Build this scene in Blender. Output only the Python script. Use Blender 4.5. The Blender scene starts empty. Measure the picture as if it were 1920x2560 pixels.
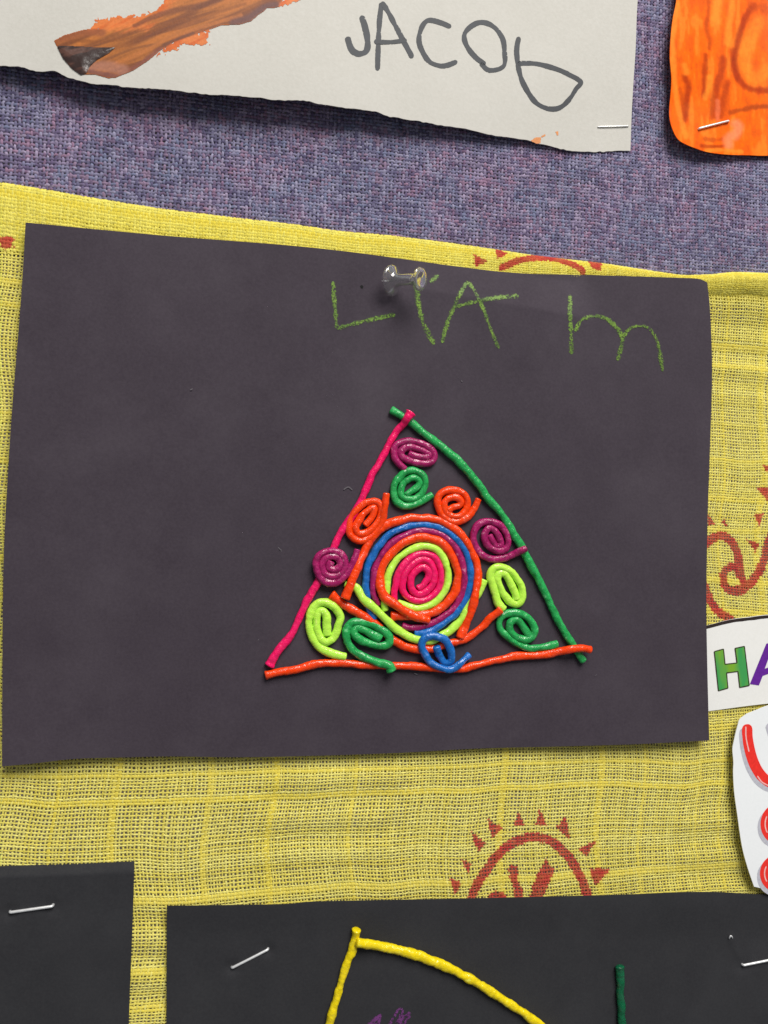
import bpy, bmesh, math
import numpy as np
from mathutils import Matrix, Vector

# ------------------------------------------------------------------ scene, camera, light
S = bpy.context.scene
C = S.collection
CAM = np.array([0.08239929, -0.3330669, 1.28595486])
RIGHT = np.array([0.98162872, -0.18999922, 0.0174745])
UP = np.array([-0.02540184, -0.0393679, 0.99890185])
BACK = np.array([-0.18910264, -0.98099463, -0.04347099])
FPX, CX, CY = 1990.0, 960.0, 1280.0          # focal length and centre of the 1920 x 2560 photograph

cam_data = bpy.data.cameras.new('camera')
cam = bpy.data.objects.new('camera', cam_data)
C.objects.link(cam)
m = Matrix.Identity(4)
for i in range(3):
    m[i][0], m[i][1], m[i][2], m[i][3] = RIGHT[i], UP[i], BACK[i], CAM[i]
cam.matrix_world = m
cam_data.sensor_fit = 'VERTICAL'
cam_data.sensor_height = 36.0
cam_data.lens = 36.0 * FPX / 2560.0
cam_data.clip_start = 0.01
cam_data.clip_end = 50.0
S.camera = cam

world = bpy.data.worlds.new('World')
S.world = world
world.use_nodes = True
bg = world.node_tree.nodes['Background']
bg.inputs['Color'].default_value = (0.93, 0.96, 1.0, 1)
bg.inputs['Strength'].default_value = 0.21      # the room's even bounce light


def lamp(name, loc, target, sx, sy, power, col):
    d = bpy.data.lights.new(name, 'AREA')
    d.shape = 'RECTANGLE'
    d.size, d.size_y, d.energy, d.color = sx, sy, power, col
    o = bpy.data.objects.new(name, d)
    C.objects.link(o)
    o.location = loc
    o.rotation_euler = (Vector(target) - Vector(loc)).to_track_quat('-Z', 'Y').to_euler()
    return o


lamp('ceiling_light', (0.55, -1.30, 2.75), (0.15, 0, 1.27), 1.2, 1.1, 54, (1.0, 0.975, 0.93))

S.view_settings.view_transform = 'Standard'
S.view_settings.look = 'None'
S.view_settings.exposure = 0.0
S.view_settings.gamma = 1.0
S.view_settings.use_curve_mapping = False

# ------------------------------------------------------------------ helpers
MM = 0.001


def lin(r, g, b):
    out = []
    for v in (r, g, b):
        v = v / 255.0
        out.append(v / 12.92 if v <= 0.04045 else ((v + 0.055) / 1.055) ** 2.4)
    return np.array(out)


def at(px, py, h):
    """board point that lies h metres in front of the board, under a photograph point"""
    px, py, h = np.broadcast_arrays(np.asarray(px, float), np.asarray(py, float), np.asarray(h, float))
    d = (((px - CX) / FPX)[..., None] * RIGHT - ((py - CY) / FPX)[..., None] * UP - BACK)
    t = (-h - CAM[1]) / d[..., 1]
    return CAM + d * t[..., None]


def proj(P):
    q = np.asarray(P, float) - CAM
    z = -(q @ BACK)
    return CX + FPX * (q @ RIGHT) / z, CY - FPX * (q @ UP) / z


def rg(ox, oy, s):
    def f(pts):
        out = []
        for p in pts:
            out.append((ox + p[0] / s, oy + p[1] / s) + tuple(p[2:]))
        return out
    return f


V1 = rg(640, 980, 1.885)
V2 = rg(940, 1000, 4.1475)
V3 = rg(640, 1320, 4.1475)
V4 = rg(820, 1260, 4.1475)
V5 = rg(1120, 1320, 4.1475)
T1 = rg(0, 0, 2.074)
T2 = rg(780, 0, 2.074)
T3 = rg(1500, 0, 3.95)
N1 = rg(780, 600, 2.765)
N2 = rg(1320, 600, 2.765)
B0 = rg(0, 1850, 2.074)
B1 = rg(760, 1900, 2.074)
B2 = rg(1400, 2160, 3.19)
E1 = rg(1620, 900, 3.16)
E2 = rg(1620, 1500, 2.911)
W0 = rg(0, 440, 2.074)


def sstep(a, b, x):
    t = np.clip((np.asarray(x, float) - a) / (b - a), 0, 1)
    return t * t * (3 - 2 * t)


def _h(ix, iy, seed):
    n = (ix.astype(np.int64) * 374761393 + iy.astype(np.int64) * 668265263 + seed * 982451653) & 0x7fffffff
    n = ((n ^ (n >> 13)) * 1274126177) & 0x7fffffff
    n = n ^ (n >> 16)
    return (n & 0xffff) / 65535.0


def noise(x, y, seed=0):
    x = np.asarray(x, float); y = np.asarray(y, float)
    x, y = np.broadcast_arrays(x, y)
    ix = np.floor(x); iy = np.floor(y)
    fx = x - ix; fy = y - iy
    fx = fx * fx * (3 - 2 * fx); fy = fy * fy * (3 - 2 * fy)
    a = _h(ix, iy, seed); b = _h(ix + 1, iy, seed); c = _h(ix, iy + 1, seed); d = _h(ix + 1, iy + 1, seed)
    return (a * (1 - fx) + b * fx) * (1 - fy) + (c * (1 - fx) + d * fx) * fy


def fbm(x, y, seed=0, o=3):
    v = 0; a = 1; s = 0
    for k in range(o):
        v = v + a * noise(np.asarray(x) * 2 ** k, np.asarray(y) * 2 ** k, seed + k * 17); s += a; a *= 0.5
    return v / s


def catmull(pts, n_per=None, step=None):
    """smooth curve through points (any dimension)"""
    p = np.array(pts, float)
    if len(p) == 2:
        p = np.array([p[0], (p[0] + p[1]) / 2, p[1]])
    e = np.vstack([2 * p[0] - p[1], p, 2 * p[-1] - p[-2]])
    out = []
    for i in range(1, len(e) - 2):
        t = np.linspace(0, 1, 14, endpoint=False)[:, None]
        a, b, c, d = e[i - 1], e[i], e[i + 1], e[i + 2]
        out.append(0.5 * ((2 * b) + (-a + c) * t + (2 * a - 5 * b + 4 * c - d) * t ** 2 + (-a + 3 * b - 3 * c + d) * t ** 3))
    out.append(p[-1:])
    q = np.vstack(out)
    if step:
        q = resample(q, step)
    return q


def resample(q, step):
    d = np.r_[0, np.cumsum(np.linalg.norm(np.diff(q[:, :2], axis=0), axis=1))]
    n = max(3, int(d[-1] / step) + 1)
    t = np.linspace(0, d[-1], n)
    return np.stack([np.interp(t, d, q[:, k]) for k in range(q.shape[1])], 1)


def mesh_np(name, verts, faces, mat=None, parent=None, smooth=True, cols=None):
    """verts (n,3), faces (m,4) or (m,3) -> one mesh object"""
    verts = np.asarray(verts, np.float32); faces = np.asarray(faces, np.int32)
    used, inv = np.unique(faces.ravel(), return_inverse=True)
    if len(used) < len(verts):
        verts = verts[used]; faces = inv.reshape(faces.shape).astype(np.int32)
        if cols is not None:
            cols = cols[used]
    k = faces.shape[1]
    me = bpy.data.meshes.new(name)
    me.vertices.add(len(verts)); me.vertices.foreach_set('co', verts.ravel())
    me.loops.add(faces.size); me.loops.foreach_set('vertex_index', faces.ravel())
    me.polygons.add(len(faces))
    me.polygons.foreach_set('loop_start', np.arange(0, faces.size, k, dtype=np.int32))
    me.polygons.foreach_set('loop_total', np.full(len(faces), k, dtype=np.int32))
    me.polygons.foreach_set('use_smooth', np.full(len(faces), smooth, dtype=bool))
    if cols is not None:
        a = me.attributes.new('Col', 'FLOAT_COLOR', 'POINT')
        c4 = np.ones((len(verts), 4), np.float32); c4[:, :3] = cols[:, :3]
        if cols.shape[1] > 3:
            c4[:, 3] = cols[:, 3]
        a.data.foreach_set('color', c4.ravel())
    me.update(calc_edges=True)
    me.validate()
    if mat:
        me.materials.append(mat)
    o = bpy.data.objects.new(name, me)
    C.objects.link(o)
    if parent:
        o.parent = parent
    return o


def tag(o, label=None, cat=None, group=None, kind=None):
    if label: o['label'] = label
    if cat: o['category'] = cat
    if group: o['group'] = group
    if kind: o['kind'] = kind
    return o


def empty(name, loc):
    o = bpy.data.objects.new(name, None)
    o.empty_display_size = 0.01
    C.objects.link(o)
    o.location = loc
    return o


def child_of(o, parent):
    """meshes are written in world coordinates; keep them there under their thing"""
    o.parent = parent
    o.matrix_parent_inverse = Matrix.Translation(-Vector(parent.location))
    return o


# ------------------------------------------------------------------ materials
def new_mat(name):
    mt = bpy.data.materials.new(name); mt.use_nodes = True
    nt = mt.node_tree
    return mt, nt, nt.nodes['Principled BSDF']


def node(nt, t, **kw):
    n = nt.nodes.new(t)
    for k, v in kw.items():
        setattr(n, k, v)
    return n


def add_noise(nt, scale, detail=4, rough=0.6, coords='Object', stretch=None):
    tc = node(nt, 'ShaderNodeTexCoord')
    n = node(nt, 'ShaderNodeTexNoise')
    n.inputs['Scale'].default_value = scale; n.inputs['Detail'].default_value = detail
    n.inputs['Roughness'].default_value = rough
    if stretch:
        mp = node(nt, 'ShaderNodeMapping'); mp.inputs['Scale'].default_value = stretch
        nt.links.new(tc.outputs[coords], mp.inputs['Vector']); nt.links.new(mp.outputs['Vector'], n.inputs['Vector'])
    else:
        nt.links.new(tc.outputs[coords], n.inputs['Vector'])
    return n


def ramp(nt, src, stops):
    r = node(nt, 'ShaderNodeValToRGB')
    while len(r.color_ramp.elements) < len(stops):
        r.color_ramp.elements.new(0.5)
    for e, (p, c) in zip(r.color_ramp.elements, stops):
        e.position = p; e.color = (c[0], c[1], c[2], 1)
    nt.links.new(src, r.inputs['Fac'])
    return r


def bump(nt, b, src, strength, dist):
    n = node(nt, 'ShaderNodeBump')
    n.inputs['Strength'].default_value = strength; n.inputs['Distance'].default_value = dist
    nt.links.new(src, n.inputs['Height']); nt.links.new(n.outputs['Normal'], b.inputs['Normal'])


def paper_mat(name, c1, c2, scale=900, rough=0.85, bstr=0.25, big=60, spec=0.3, scuff=None):
    mt, nt, b = new_mat(name)
    n1 = add_noise(nt, big, 5, 0.65)
    n2 = add_noise(nt, scale, 3, 0.7)
    mx = node(nt, 'ShaderNodeMath', operation='MULTIPLY_ADD')
    mx.inputs[1].default_value = 0.55
    nt.links.new(n2.outputs['Fac'], mx.inputs[0])
    m2 = node(nt, 'ShaderNodeMath', operation='MULTIPLY'); m2.inputs[1].default_value = 0.45
    nt.links.new(n1.outputs['Fac'], m2.inputs[0]); nt.links.new(m2.outputs[0], mx.inputs[2])
    r = ramp(nt, mx.outputs[0], [(0.3, c1), (0.7, c2)])
    nt.links.new(r.outputs['Color'], b.inputs['Base Color'])
    if scuff is not None:        # rubbed, faded patches
        n3 = add_noise(nt, 16, 9, 0.68)
        m3 = ramp(nt, n3.outputs['Fac'], [(0.48, (0, 0, 0)), (0.8, (0.2,) * 3)])
        mx3 = node(nt, 'ShaderNodeMix', data_type='RGBA')
        nt.links.new(m3.outputs['Color'], mx3.inputs[0]); nt.links.new(r.outputs['Color'], mx3.inputs[6])
        mx3.inputs[7].default_value = (scuff[0], scuff[1], scuff[2], 1)
        nt.links.new(mx3.outputs[2], b.inputs['Base Color'])
    b.inputs['Roughness'].default_value = rough
    b.inputs['Specular IOR Level'].default_value = spec
    bump(nt, b, n2.outputs['Fac'], bstr, 0.0002)
    return mt


def col_mat(name, rough=0.8, spec=0.3, bscale=700, bstr=0.2, sheen=0.0, transl=0.0, coat=0.0):
    """colour comes from the print stored on the mesh"""
    mt, nt, b = new_mat(name)
    a = node(nt, 'ShaderNodeAttribute', attribute_name='Col')
    n = add_noise(nt, bscale, 3, 0.65)
    r = ramp(nt, n.outputs['Fac'], [(0.25, (0.82,) * 3), (0.75, (1.12,) * 3)])
    mx = node(nt, 'ShaderNodeMix', data_type='RGBA', blend_type='MULTIPLY')
    mx.inputs[0].default_value = 1.0
    nt.links.new(a.outputs['Color'], mx.inputs[6]); nt.links.new(r.outputs['Color'], mx.inputs[7])
    nt.links.new(mx.outputs[2], b.inputs['Base Color'])
    b.inputs['Roughness'].default_value = rough
    b.inputs['Specular IOR Level'].default_value = spec
    b.inputs['Sheen Weight'].default_value = sheen
    b.inputs['Coat Weight'].default_value = coat
    b.inputs['Coat Roughness'].default_value = 0.25
    bump(nt, b, n.outputs['Fac'], bstr, 0.0002)
    if transl:
        tr = node(nt, 'ShaderNodeBsdfTranslucent')
        nt.links.new(mx.outputs[2], tr.inputs['Color'])
        ms = node(nt, 'ShaderNodeMixShader'); ms.inputs[0].default_value = transl
        out = nt.nodes['Material Output']
        nt.links.new(b.outputs[0], ms.inputs[1]); nt.links.new(tr.outputs[0], ms.inputs[2])
        nt.links.new(ms.outputs[0], out.inputs['Surface'])
    return mt


def wax_mat(name, c, pale=0.25, dark=0.8):
    mt, nt, b = new_mat(name)
    n = add_noise(nt, 420, 4, 0.6)
    c = np.array(c)
    pl = np.minimum(c * 1.2 + 0.42 * pale, 1.0)
    r = ramp(nt, n.outputs['Fac'], [(0.36, c * dark), (0.5, c), (0.6, c), (0.72, pl)])
    nt.links.new(r.outputs['Color'], b.inputs['Base Color'])
    n2 = add_noise(nt, 1500, 3, 0.6)
    rr = ramp(nt, n2.outputs['Fac'], [(0.35, (0.12,) * 3), (0.7, (0.42,) * 3)])
    nt.links.new(rr.outputs['Color'], b.inputs['Roughness'])
    b.inputs['Specular IOR Level'].default_value = 0.25
    b.inputs['Subsurface Weight'].default_value = 0.3
    b.inputs['Subsurface Radius'].default_value = (1, 1, 1)
    b.inputs['Subsurface Scale'].default_value = 0.0012
    bump(nt, b, n2.outputs['Fac'], 0.6, 0.0004)
    n4 = add_noise(nt, 800, 2, 0.5)
    cb = node(nt, 'ShaderNodeBump'); cb.inputs['Strength'].default_value = 0.7; cb.inputs['Distance'].default_value = 0.0005
    nt.links.new(n4.outputs['Fac'], cb.inputs['Height']); nt.links.new(cb.outputs['Normal'], b.inputs['Coat Normal'])
    n5 = add_noise(nt, 330, 2, 0.5)
    cw = ramp(nt, n5.outputs['Fac'], [(0.42, (0.1,) * 3), (0.6, (0.9,) * 3)]); nt.links.new(cw.outputs['Color'], b.inputs['Coat Weight'])
    b.inputs['Coat Roughness'].default_value = 0.1
    return mt


def plain_mat(name, c, rough=0.6, metal=0.0, spec=0.5):
    mt, nt, b = new_mat(name)
    n = add_noise(nt, 800, 3, 0.6)
    c = np.array(c)
    r = ramp(nt, n.outputs['Fac'], [(0.3, c * 0.88), (0.7, np.minimum(c * 1.1, 1))])
    nt.links.new(r.outputs['Color'], b.inputs['Base Color'])
    b.inputs['Roughness'].default_value = rough; b.inputs['Metallic'].default_value = metal
    b.inputs['Specular IOR Level'].default_value = spec
    return mt


def crayon_mat(name, c, lo=0.40, hi=0.50, scale=1500, c2=None):
    """waxy stroke broken up by the grain of the paper"""
    mt, nt, b = new_mat(name)
    n = add_noise(nt, scale, 2, 0.6)
    n3 = add_noise(nt, 260, 2, 0.5)
    a = node(nt, 'ShaderNodeAttribute', attribute_name='Col')
    sep = node(nt, 'ShaderNodeSeparateColor'); nt.links.new(a.outputs['Color'], sep.inputs[0])
    ad = node(nt, 'ShaderNodeMath', operation='ADD'); nt.links.new(n.outputs['Fac'], ad.inputs[0])
    sb = node(nt, 'ShaderNodeMath', operation='MULTIPLY_ADD'); sb.inputs[1].default_value = 0.45; sb.inputs[2].default_value = -0.45
    nt.links.new(sep.outputs[0], sb.inputs[0]); nt.links.new(sb.outputs[0], ad.inputs[1])
    r = ramp(nt, ad.outputs[0], [(lo, (0, 0, 0)), (hi, (1, 1, 1))])
    c = np.array(c)
    rc = ramp(nt, n3.outputs['Fac'], [(0.35, c * 0.8), (0.65, np.array(c2) if c2 is not None else c * 1.25)])
    nt.links.new(rc.outputs['Color'], b.inputs['Base Color'])
    nt.links.new(r.outputs['Color'], b.inputs['Alpha'])
    b.inputs['Roughness'].default_value = 0.6
    return mt


M = {}
M['dark_paper'] = paper_mat('dark_sugar_paper', lin(56, 48, 57), lin(70, 62, 71), big=45, scuff=lin(104, 97, 104))
M['black_paper'] = paper_mat('black_sugar_paper', lin(40, 40, 44), lin(51, 51, 54), scuff=lin(74, 74, 78))
M['white_paper'] = paper_mat('cream_cartridge_paper', lin(192, 189, 181), lin(204, 201, 194), 700, 0.8, 0.3, 25)
M['white_card'] = paper_mat('white_print_card', lin(238, 241, 243), lin(246, 248, 250), 900, 0.4, 0.05, 20, 0.5)
M['tag_card'] = paper_mat('white_tag_card', lin(234, 233, 229), lin(242, 241, 238), 900, 0.5, 0.05, 20, 0.5)
M['board'] = paper_mat('board_backing', lin(138, 132, 136), lin(154, 148, 152), 500, 0.95, 0.3, 60)
M['board_yarn'] = col_mat('purple_heather_yarn', 0.95, 0.15, 2500, 0.5, 0.15)
M['muslin'] = col_mat('yellow_muslin_yarn', 0.85, 0.2, 3000, 0.4, 0.1, 0.2)
M['paint'] = col_mat('poster_paint', 0.5, 0.22, 900, 0.2)
M['paint_card'] = col_mat('varnished_paint', 0.34, 0.10, 500, 0.15)
M['steel'] = plain_mat('staple_steel', (0.93, 0.93, 0.94), 0.4, 0.55)
M['pen'] = crayon_mat('felt_pen', lin(28, 33, 42), 0.05, 0.20, 900)
M['green_crayon'] = crayon_mat('green_crayon', lin(90, 126, 30), 0.28, 0.52, 1300, lin(116, 152, 42))
M['purple_crayon'] = crayon_mat('purple_crayon', lin(104, 50, 110), 0.3, 0.46, 1300)
M['black_ink'] = plain_mat('black_ink', lin(40, 28, 26), 0.5)
M['outline'] = plain_mat('dark_outline_ink', lin(48, 44, 22), 0.5)
M['violet_ink'] = plain_mat('violet_ink', lin(100, 28, 150), 0.45)
M['red_ink'] = plain_mat('red_ink', lin(242, 50, 40), 0.35)
M['grey_ink'] = plain_mat('grey_ink', lin(192, 192, 202), 0.4)
M['white_ink'] = plain_mat('pale_ink', lin(248, 190, 186), 0.4)
M['hole'] = plain_mat('hole_dark', lin(10, 9, 10), 0.9)
wax = {
    'orange': wax_mat('orange_wax_yarn', lin(255, 70, 6), 0.12, 0.85),
    'pink': wax_mat('pink_wax_yarn', lin(246, 22, 104), 0.12, 0.8),
    'green': wax_mat('green_wax_yarn', lin(42, 168, 86), 0.35, 0.68),
    'lime': wax_mat('lime_wax_yarn', lin(194, 248, 84), 0.22, 0.93),
    'purple': wax_mat('purple_wax_yarn', lin(168, 30, 100), 0.42, 0.64),
    'blue': wax_mat('blue_wax_yarn', lin(28, 110, 190), 0.25, 0.68),
    'yellow': wax_mat('yellow_wax_yarn', lin(244, 218, 16), 0.3, 0.88),
    'bottle': wax_mat('bottle_green_wax_yarn', lin(10, 98, 62), 0.22, 0.7),
}
mt, nt, b = new_mat('clear_plastic')
b.inputs['Base Color'].default_value = (1, 1, 1, 1)
b.inputs['Transmission Weight'].default_value = 0.97
b.inputs['Roughness'].default_value = 0.03
b.inputs['IOR'].default_value = 1.5
_n = add_noise(nt, 300, 2, 0.5); bump(nt, b, _n.outputs['Fac'], 0.05, 0.0002)
tr_ = node(nt, 'ShaderNodeBsdfTransparent'); mx_ = node(nt, 'ShaderNodeMixShader'); mx_.inputs[0].default_value = 0.26
nt.links.new(b.outputs[0], mx_.inputs[1]); nt.links.new(tr_.outputs[0], mx_.inputs[2])
nt.links.new(mx_.outputs[0], nt.nodes['Material Output'].inputs['Surface'])
M['clear'] = mt
# printed green of the H runs from olive to emerald
mt, nt, b = new_mat('green_marker_ink')
_n = add_noise(nt, 60, 3, 0.6, stretch=(2, 1, 0.4))
_r = ramp(nt, _n.outputs['Fac'], [(0.38, lin(122, 172, 44)), (0.6, lin(62, 158, 82))])
nt.links.new(_r.outputs['Color'], b.inputs['Base Color']); b.inputs['Roughness'].default_value = 0.4
M['green_ink'] = mt

# ------------------------------------------------------------------ how far each sheet stands off the board (metres)
CLOTH_H = 1.6 * MM


def dark_h(px, py):
    t = sstep(560, 1950, py)
    h = 6.4 + 3.2 * sstep(900, 1400, px) * (1 - t) - 1.6 * t * (0.55 + 0.45 * sstep(1900, 300, px)) + 0.9 * np.sin(px / 230.0 + 0.6) * t
    # the top edge is bent back between the pin and the right-hand corner, along a soft crease
    line = 712 + (px - 1000) * 0.175
    fold = np.clip(line - py, 0, None) * sstep(960, 1120, px) * sstep(1520, 1425, px)
    h = h - np.minimum(fold * 0.052, 4.3)
    # the corner at the top right curls back, the corner at the lower left comes forward
    h = h - 1.2 * sstep(120, 0, np.hypot(px - 1790, py - 690))
    h = h + 2.0 * sstep(330, 0, np.hypot(px - 0, py - 1930))
    h = h + 0.35 * (noise(px / 160.0, py / 160.0, 5) - 0.5)
    return h * MM


def black_h(px, py):
    return (2.9 + 0.8 * noise(px / 240.0, py / 200.0, 9) + 1.3 * sstep(120, 0, py - 2235)) * MM


def black2_h(px, py):
    # bent back along its top edge, dented beside the long staple
    h = black_h(px, py) - 0.010 * MM * np.clip(px - (1822 + (py - 2342) * 0.42), 0, 110) * sstep(2420, 2330, py)
    for x, y in ((580, 2419), (670, 2374), (1858, 2413)):
        h = h - 0.9 * MM * np.exp(-(((px - x) ** 2 + (py - y) ** 2) / 16.0 ** 2))
    return h + 0.3 * MM * np.exp(-((px - (1826 + (py - 2342) * 0.45)) / 9.0) ** 2) * sstep(2325, 2345, py) * sstep(2440, 2410, py)


def black1_h(px, py):
    dent = sum(np.exp(-(((px - x) ** 2 + (py - y) ** 2) / 18.0 ** 2)) for x, y in ((24, 2281), (130, 2266)))
    return black_h(px, py + 400) - 0.9 * MM * dent + (0.9 - 0.075 * np.clip(2186 - (px - 160) * 0.04 - py, 0, 40)) * MM


def white_h(px, py):
    lift = sstep(1560, 700, px) * (0.75 + 0.25 * sstep(-100, 500, px))
    return (1.2 + 9.0 * lift * sstep(-500, 330, py) + 0.8 * noise(px / 260.0, py / 200.0, 21)) * MM


def orange_h(px, py):
    edge = np.clip((px - 1675) / 240.0, 0, 1)
    return (2.2 + 4.2 * (1 - edge) ** 1.5 + 1.0 * noise(px / 120.0, py / 140.0, 3) + 1.2 * sstep(250, 390, py) * (1 - edge)) * MM


def tag_h(px, py):
    return (2.3 + 0.5 * sstep(1700, 1920, px)) * MM


def card_h(px, py):
    return (3.4 + 2.2 * sstep(1960, 1830, px) + 1.0 * sstep(1850, 2200, py)) * MM


# ------------------------------------------------------------------ weaving
def weave(us, vs, mapping, keep, width, amp, colour, seed, slub=None):
    """plain weave: every yarn is a ridge of real geometry that passes over and under its neighbours.
    us, vs: yarn positions (m); mapping(U,V)->X,Z,h ; keep(X,Z)->bool ; colour(X,Z,i,axis)->rgb"""
    rs = np.random.RandomState(seed)
    allv, allf, allc = [], [], []
    base = 0
    for axis in (0, 1):
        A, Bv = (us, vs) if axis == 0 else (vs, us)
        n, mm = len(A), len(Bv)
        mid = (Bv[:-1] + Bv[1:]) / 2
        smp = np.empty(2 * mm - 1); smp[0::2] = Bv; smp[1::2] = mid
        sgn = np.zeros(2 * mm - 1); sgn[0::2] = (-1.0) ** np.arange(mm)
        wob = 0.12 * width * rs.randn(n, 2 * mm - 1)
        wd = width * (0.85 + 0.3 * rs.rand(n))[:, None] * (0.85 + 0.3 * noise(np.arange(n)[:, None] * 7.3, np.arange(2 * mm - 1)[None, :] * 0.23, seed + 3 + axis))
        if slub is not None:
            wd = wd * slub[axis][:, None]
        Hh = amp * sgn[None, :] * ((-1.0) ** np.arange(n))[:, None] * (1 if axis == 0 else -1)
        rows = []
        for k, (o, dh) in enumerate(((-0.5, -0.32), (0, 0.12), (0.5, -0.32))):
            a = A[:, None] + wob + o * wd
            s = np.broadcast_to(smp[None, :], a.shape)
            U, Vv = (a, s) if axis == 0 else (s, a)
            X, Z, h = mapping(U, Vv)
            rows.append(np.stack([X, -(h + Hh + dh * wd), Z], -1))
        Vt = np.stack(rows, 2)                                   # n, ms, 3, 3
        ms = 2 * mm - 1
        idx = (np.arange(n * ms * 3)).reshape(n, ms, 3)
        ctr = (Vt[:, :-1, 1] + Vt[:, 1:, 1]) / 2
        kp = keep(ctr[..., 0], ctr[..., 2])
        f = []
        for q in (0, 1):
            quad = np.stack([idx[:, :-1, q], idx[:, :-1, q + 1], idx[:, 1:, q + 1], idx[:, 1:, q]], -1)
            f.append(quad[kp])
        cl = colour(Vt[..., 1, 0], Vt[..., 1, 2], np.arange(n)[:, None], axis)
        cl = np.repeat(cl[:, :, None, :], 3, 2)
        allv.append(Vt.reshape(-1, 3)); allf.append(np.concatenate(f) + base); allc.append(cl.reshape(-1, 3))
        base += n * ms * 3
    return np.concatenate(allv), np.concatenate(allf), np.concatenate(allc)


def yarn_positions(a, b, pitch, jit, rs):
    n = int((b - a) / pitch)
    p = a + np.cumsum(pitch * (1 + jit * (rs.rand(n) - 0.5)))
    return p


def inside(px, py, poly):
    r = np.zeros(px.shape, bool)
    n = len(poly)
    for i in range(n):
        x1, y1 = poly[i][:2]; x2, y2 = poly[(i + 1) % n][:2]
        if y1 == y2:
            continue
        c = ((y1 > py) != (y2 > py)) & (px < (x2 - x1) * (py - y1) / (y2 - y1) + x1)
        r ^= c
    return r


def dist_poly(px, py, pts):
    d = np.full(px.shape, 1e9)
    for (x1, y1), (x2, y2) in zip(pts[:-1], pts[1:]):
        vx, vy = x2 - x1, y2 - y1
        t = np.clip(((px - x1) * vx + (py - y1) * vy) / (vx * vx + vy * vy + 1e-9), 0, 1)
        d = np.minimum(d, np.hypot(px - x1 - t * vx, py - y1 - t * vy))
    return d


# ------------------------------------------------------------------ the board
rs = np.random.RandomState(4)
TL = at(-500, -500, 0); BR = at(2420, 3060, 0)
X0, X1, Z0, Z1 = -0.12, 0.46, 0.98, 1.62
v = [(X0, 0, Z0), (X1, 0, Z0), (X1, 0, Z1), (X0, 0, Z1), (X0, 0.012, Z0), (X1, 0.012, Z0), (X1, 0.012, Z1), (X0, 0.012, Z1)]
pin_board = mesh_np('pinboard', np.array(v), np.array([(0, 1, 2, 3), (5, 4, 7, 6), (0, 4, 5, 1), (3, 2, 6, 7), (0, 3, 7, 4), (1, 5, 6, 2)]), M['board'], smooth=False)
tag(pin_board, 'pinboard covered in purple grey heather fabric', None, None, 'structure')

CL_TOP_PX = [(-400, 395), (-150, 432), (0, 454), (193, 484), (386, 515), (578, 541), (800, 568), (1000, 592), (1140, 607), (1320, 635), (1420, 648), (1500, 658), (1600, 673), (1700, 687), (1772, 685), (1826, 681), (1920, 684), (2080, 690), (2400, 720)]
HEM_LOW_PX = [(-400, 560), (0, 621), (500, 680), (1000, 715), (1500, 735), (1772, 748), (1920, 756), (2400, 790)]
ct = catmull(CL_TOP_PX); ctw = at(ct[:, 0], ct[:, 1], 2 * MM)
hl = catmull(HEM_LOW_PX); hlw = at(hl[:, 0], hl[:, 1], 3 * MM)


def top_z(X):
    return np.interp(X, ctw[:, 0], ctw[:, 2])


def low_z(X):
    return np.interp(X, hlw[:, 0], hlw[:, 2])


PUR = np.stack([lin(134, 131, 154), lin(112, 109, 134), lin(150, 147, 168), lin(96, 91, 118), lin(142, 122, 143), lin(118, 102, 126), lin(122, 127, 152)])
purp_p = np.array([.24, .2, .13, .13, .1, .1, .1])


def purple_col(X, Z, i, axis):
    n, ms = X.shape
    # heather yarn: the colour changes in short runs along every yarn
    run = rs.choice(len(PUR), size=(n, ms // 5 + 3), p=purp_p)
    off = rs.randint(0, 5, size=n)
    j = (np.arange(ms)[None, :] + off[:, None]) // 5
    c = PUR[np.take_along_axis(run, j, 1)]
    big = fbm(X * 70, Z * 70, 31, 3)[..., None]
    tint = np.where(big > 0.5, np.array([1.10, 0.95, 1.02]), np.array([1.0, 0.98, 1.05]))
    return 1.0 * c * (0.84 + 0.32 * rs.rand(n, ms, 1)) * (0.92 + 0.16 * big) * tint


def purple_map(U, V):
    return (U + 0.5 * MM * (noise(U * 60, V * 60, 2) - 0.5) * 2, V + 0.6 * MM * (noise(U * 50 + 9, V * 50, 3) - 0.5) * 2 + 0.0 * U,
            0.9 * MM + 0 * U)


us = yarn_positions(-0.11, 0.455, 1.55 * MM, 0.22, rs)
vs = yarn_positions(1.30, 1.56, 1.55 * MM, 0.22, rs)
pv, pf, pc = weave(us, vs, purple_map, lambda X, Z: Z > top_z(X) - 0.03, 1.12 * MM, 0.31 * MM, purple_col, 11)
o = mesh_np('woven_fabric', pv, pf, M['board_yarn'], pin_board, True, pc)
tag(o, None, None, None, 'stuff')

# ------------------------------------------------------------------ the yellow muslin
SUN_STROKES = []      # (polyline px, half width px)
SUN_POLYS = []


def stroke(pts, w):
    q = catmull(pts)[::3]
    SUN_STROKES.append(([tuple(p[:2]) for p in q], w / 2))


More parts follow.
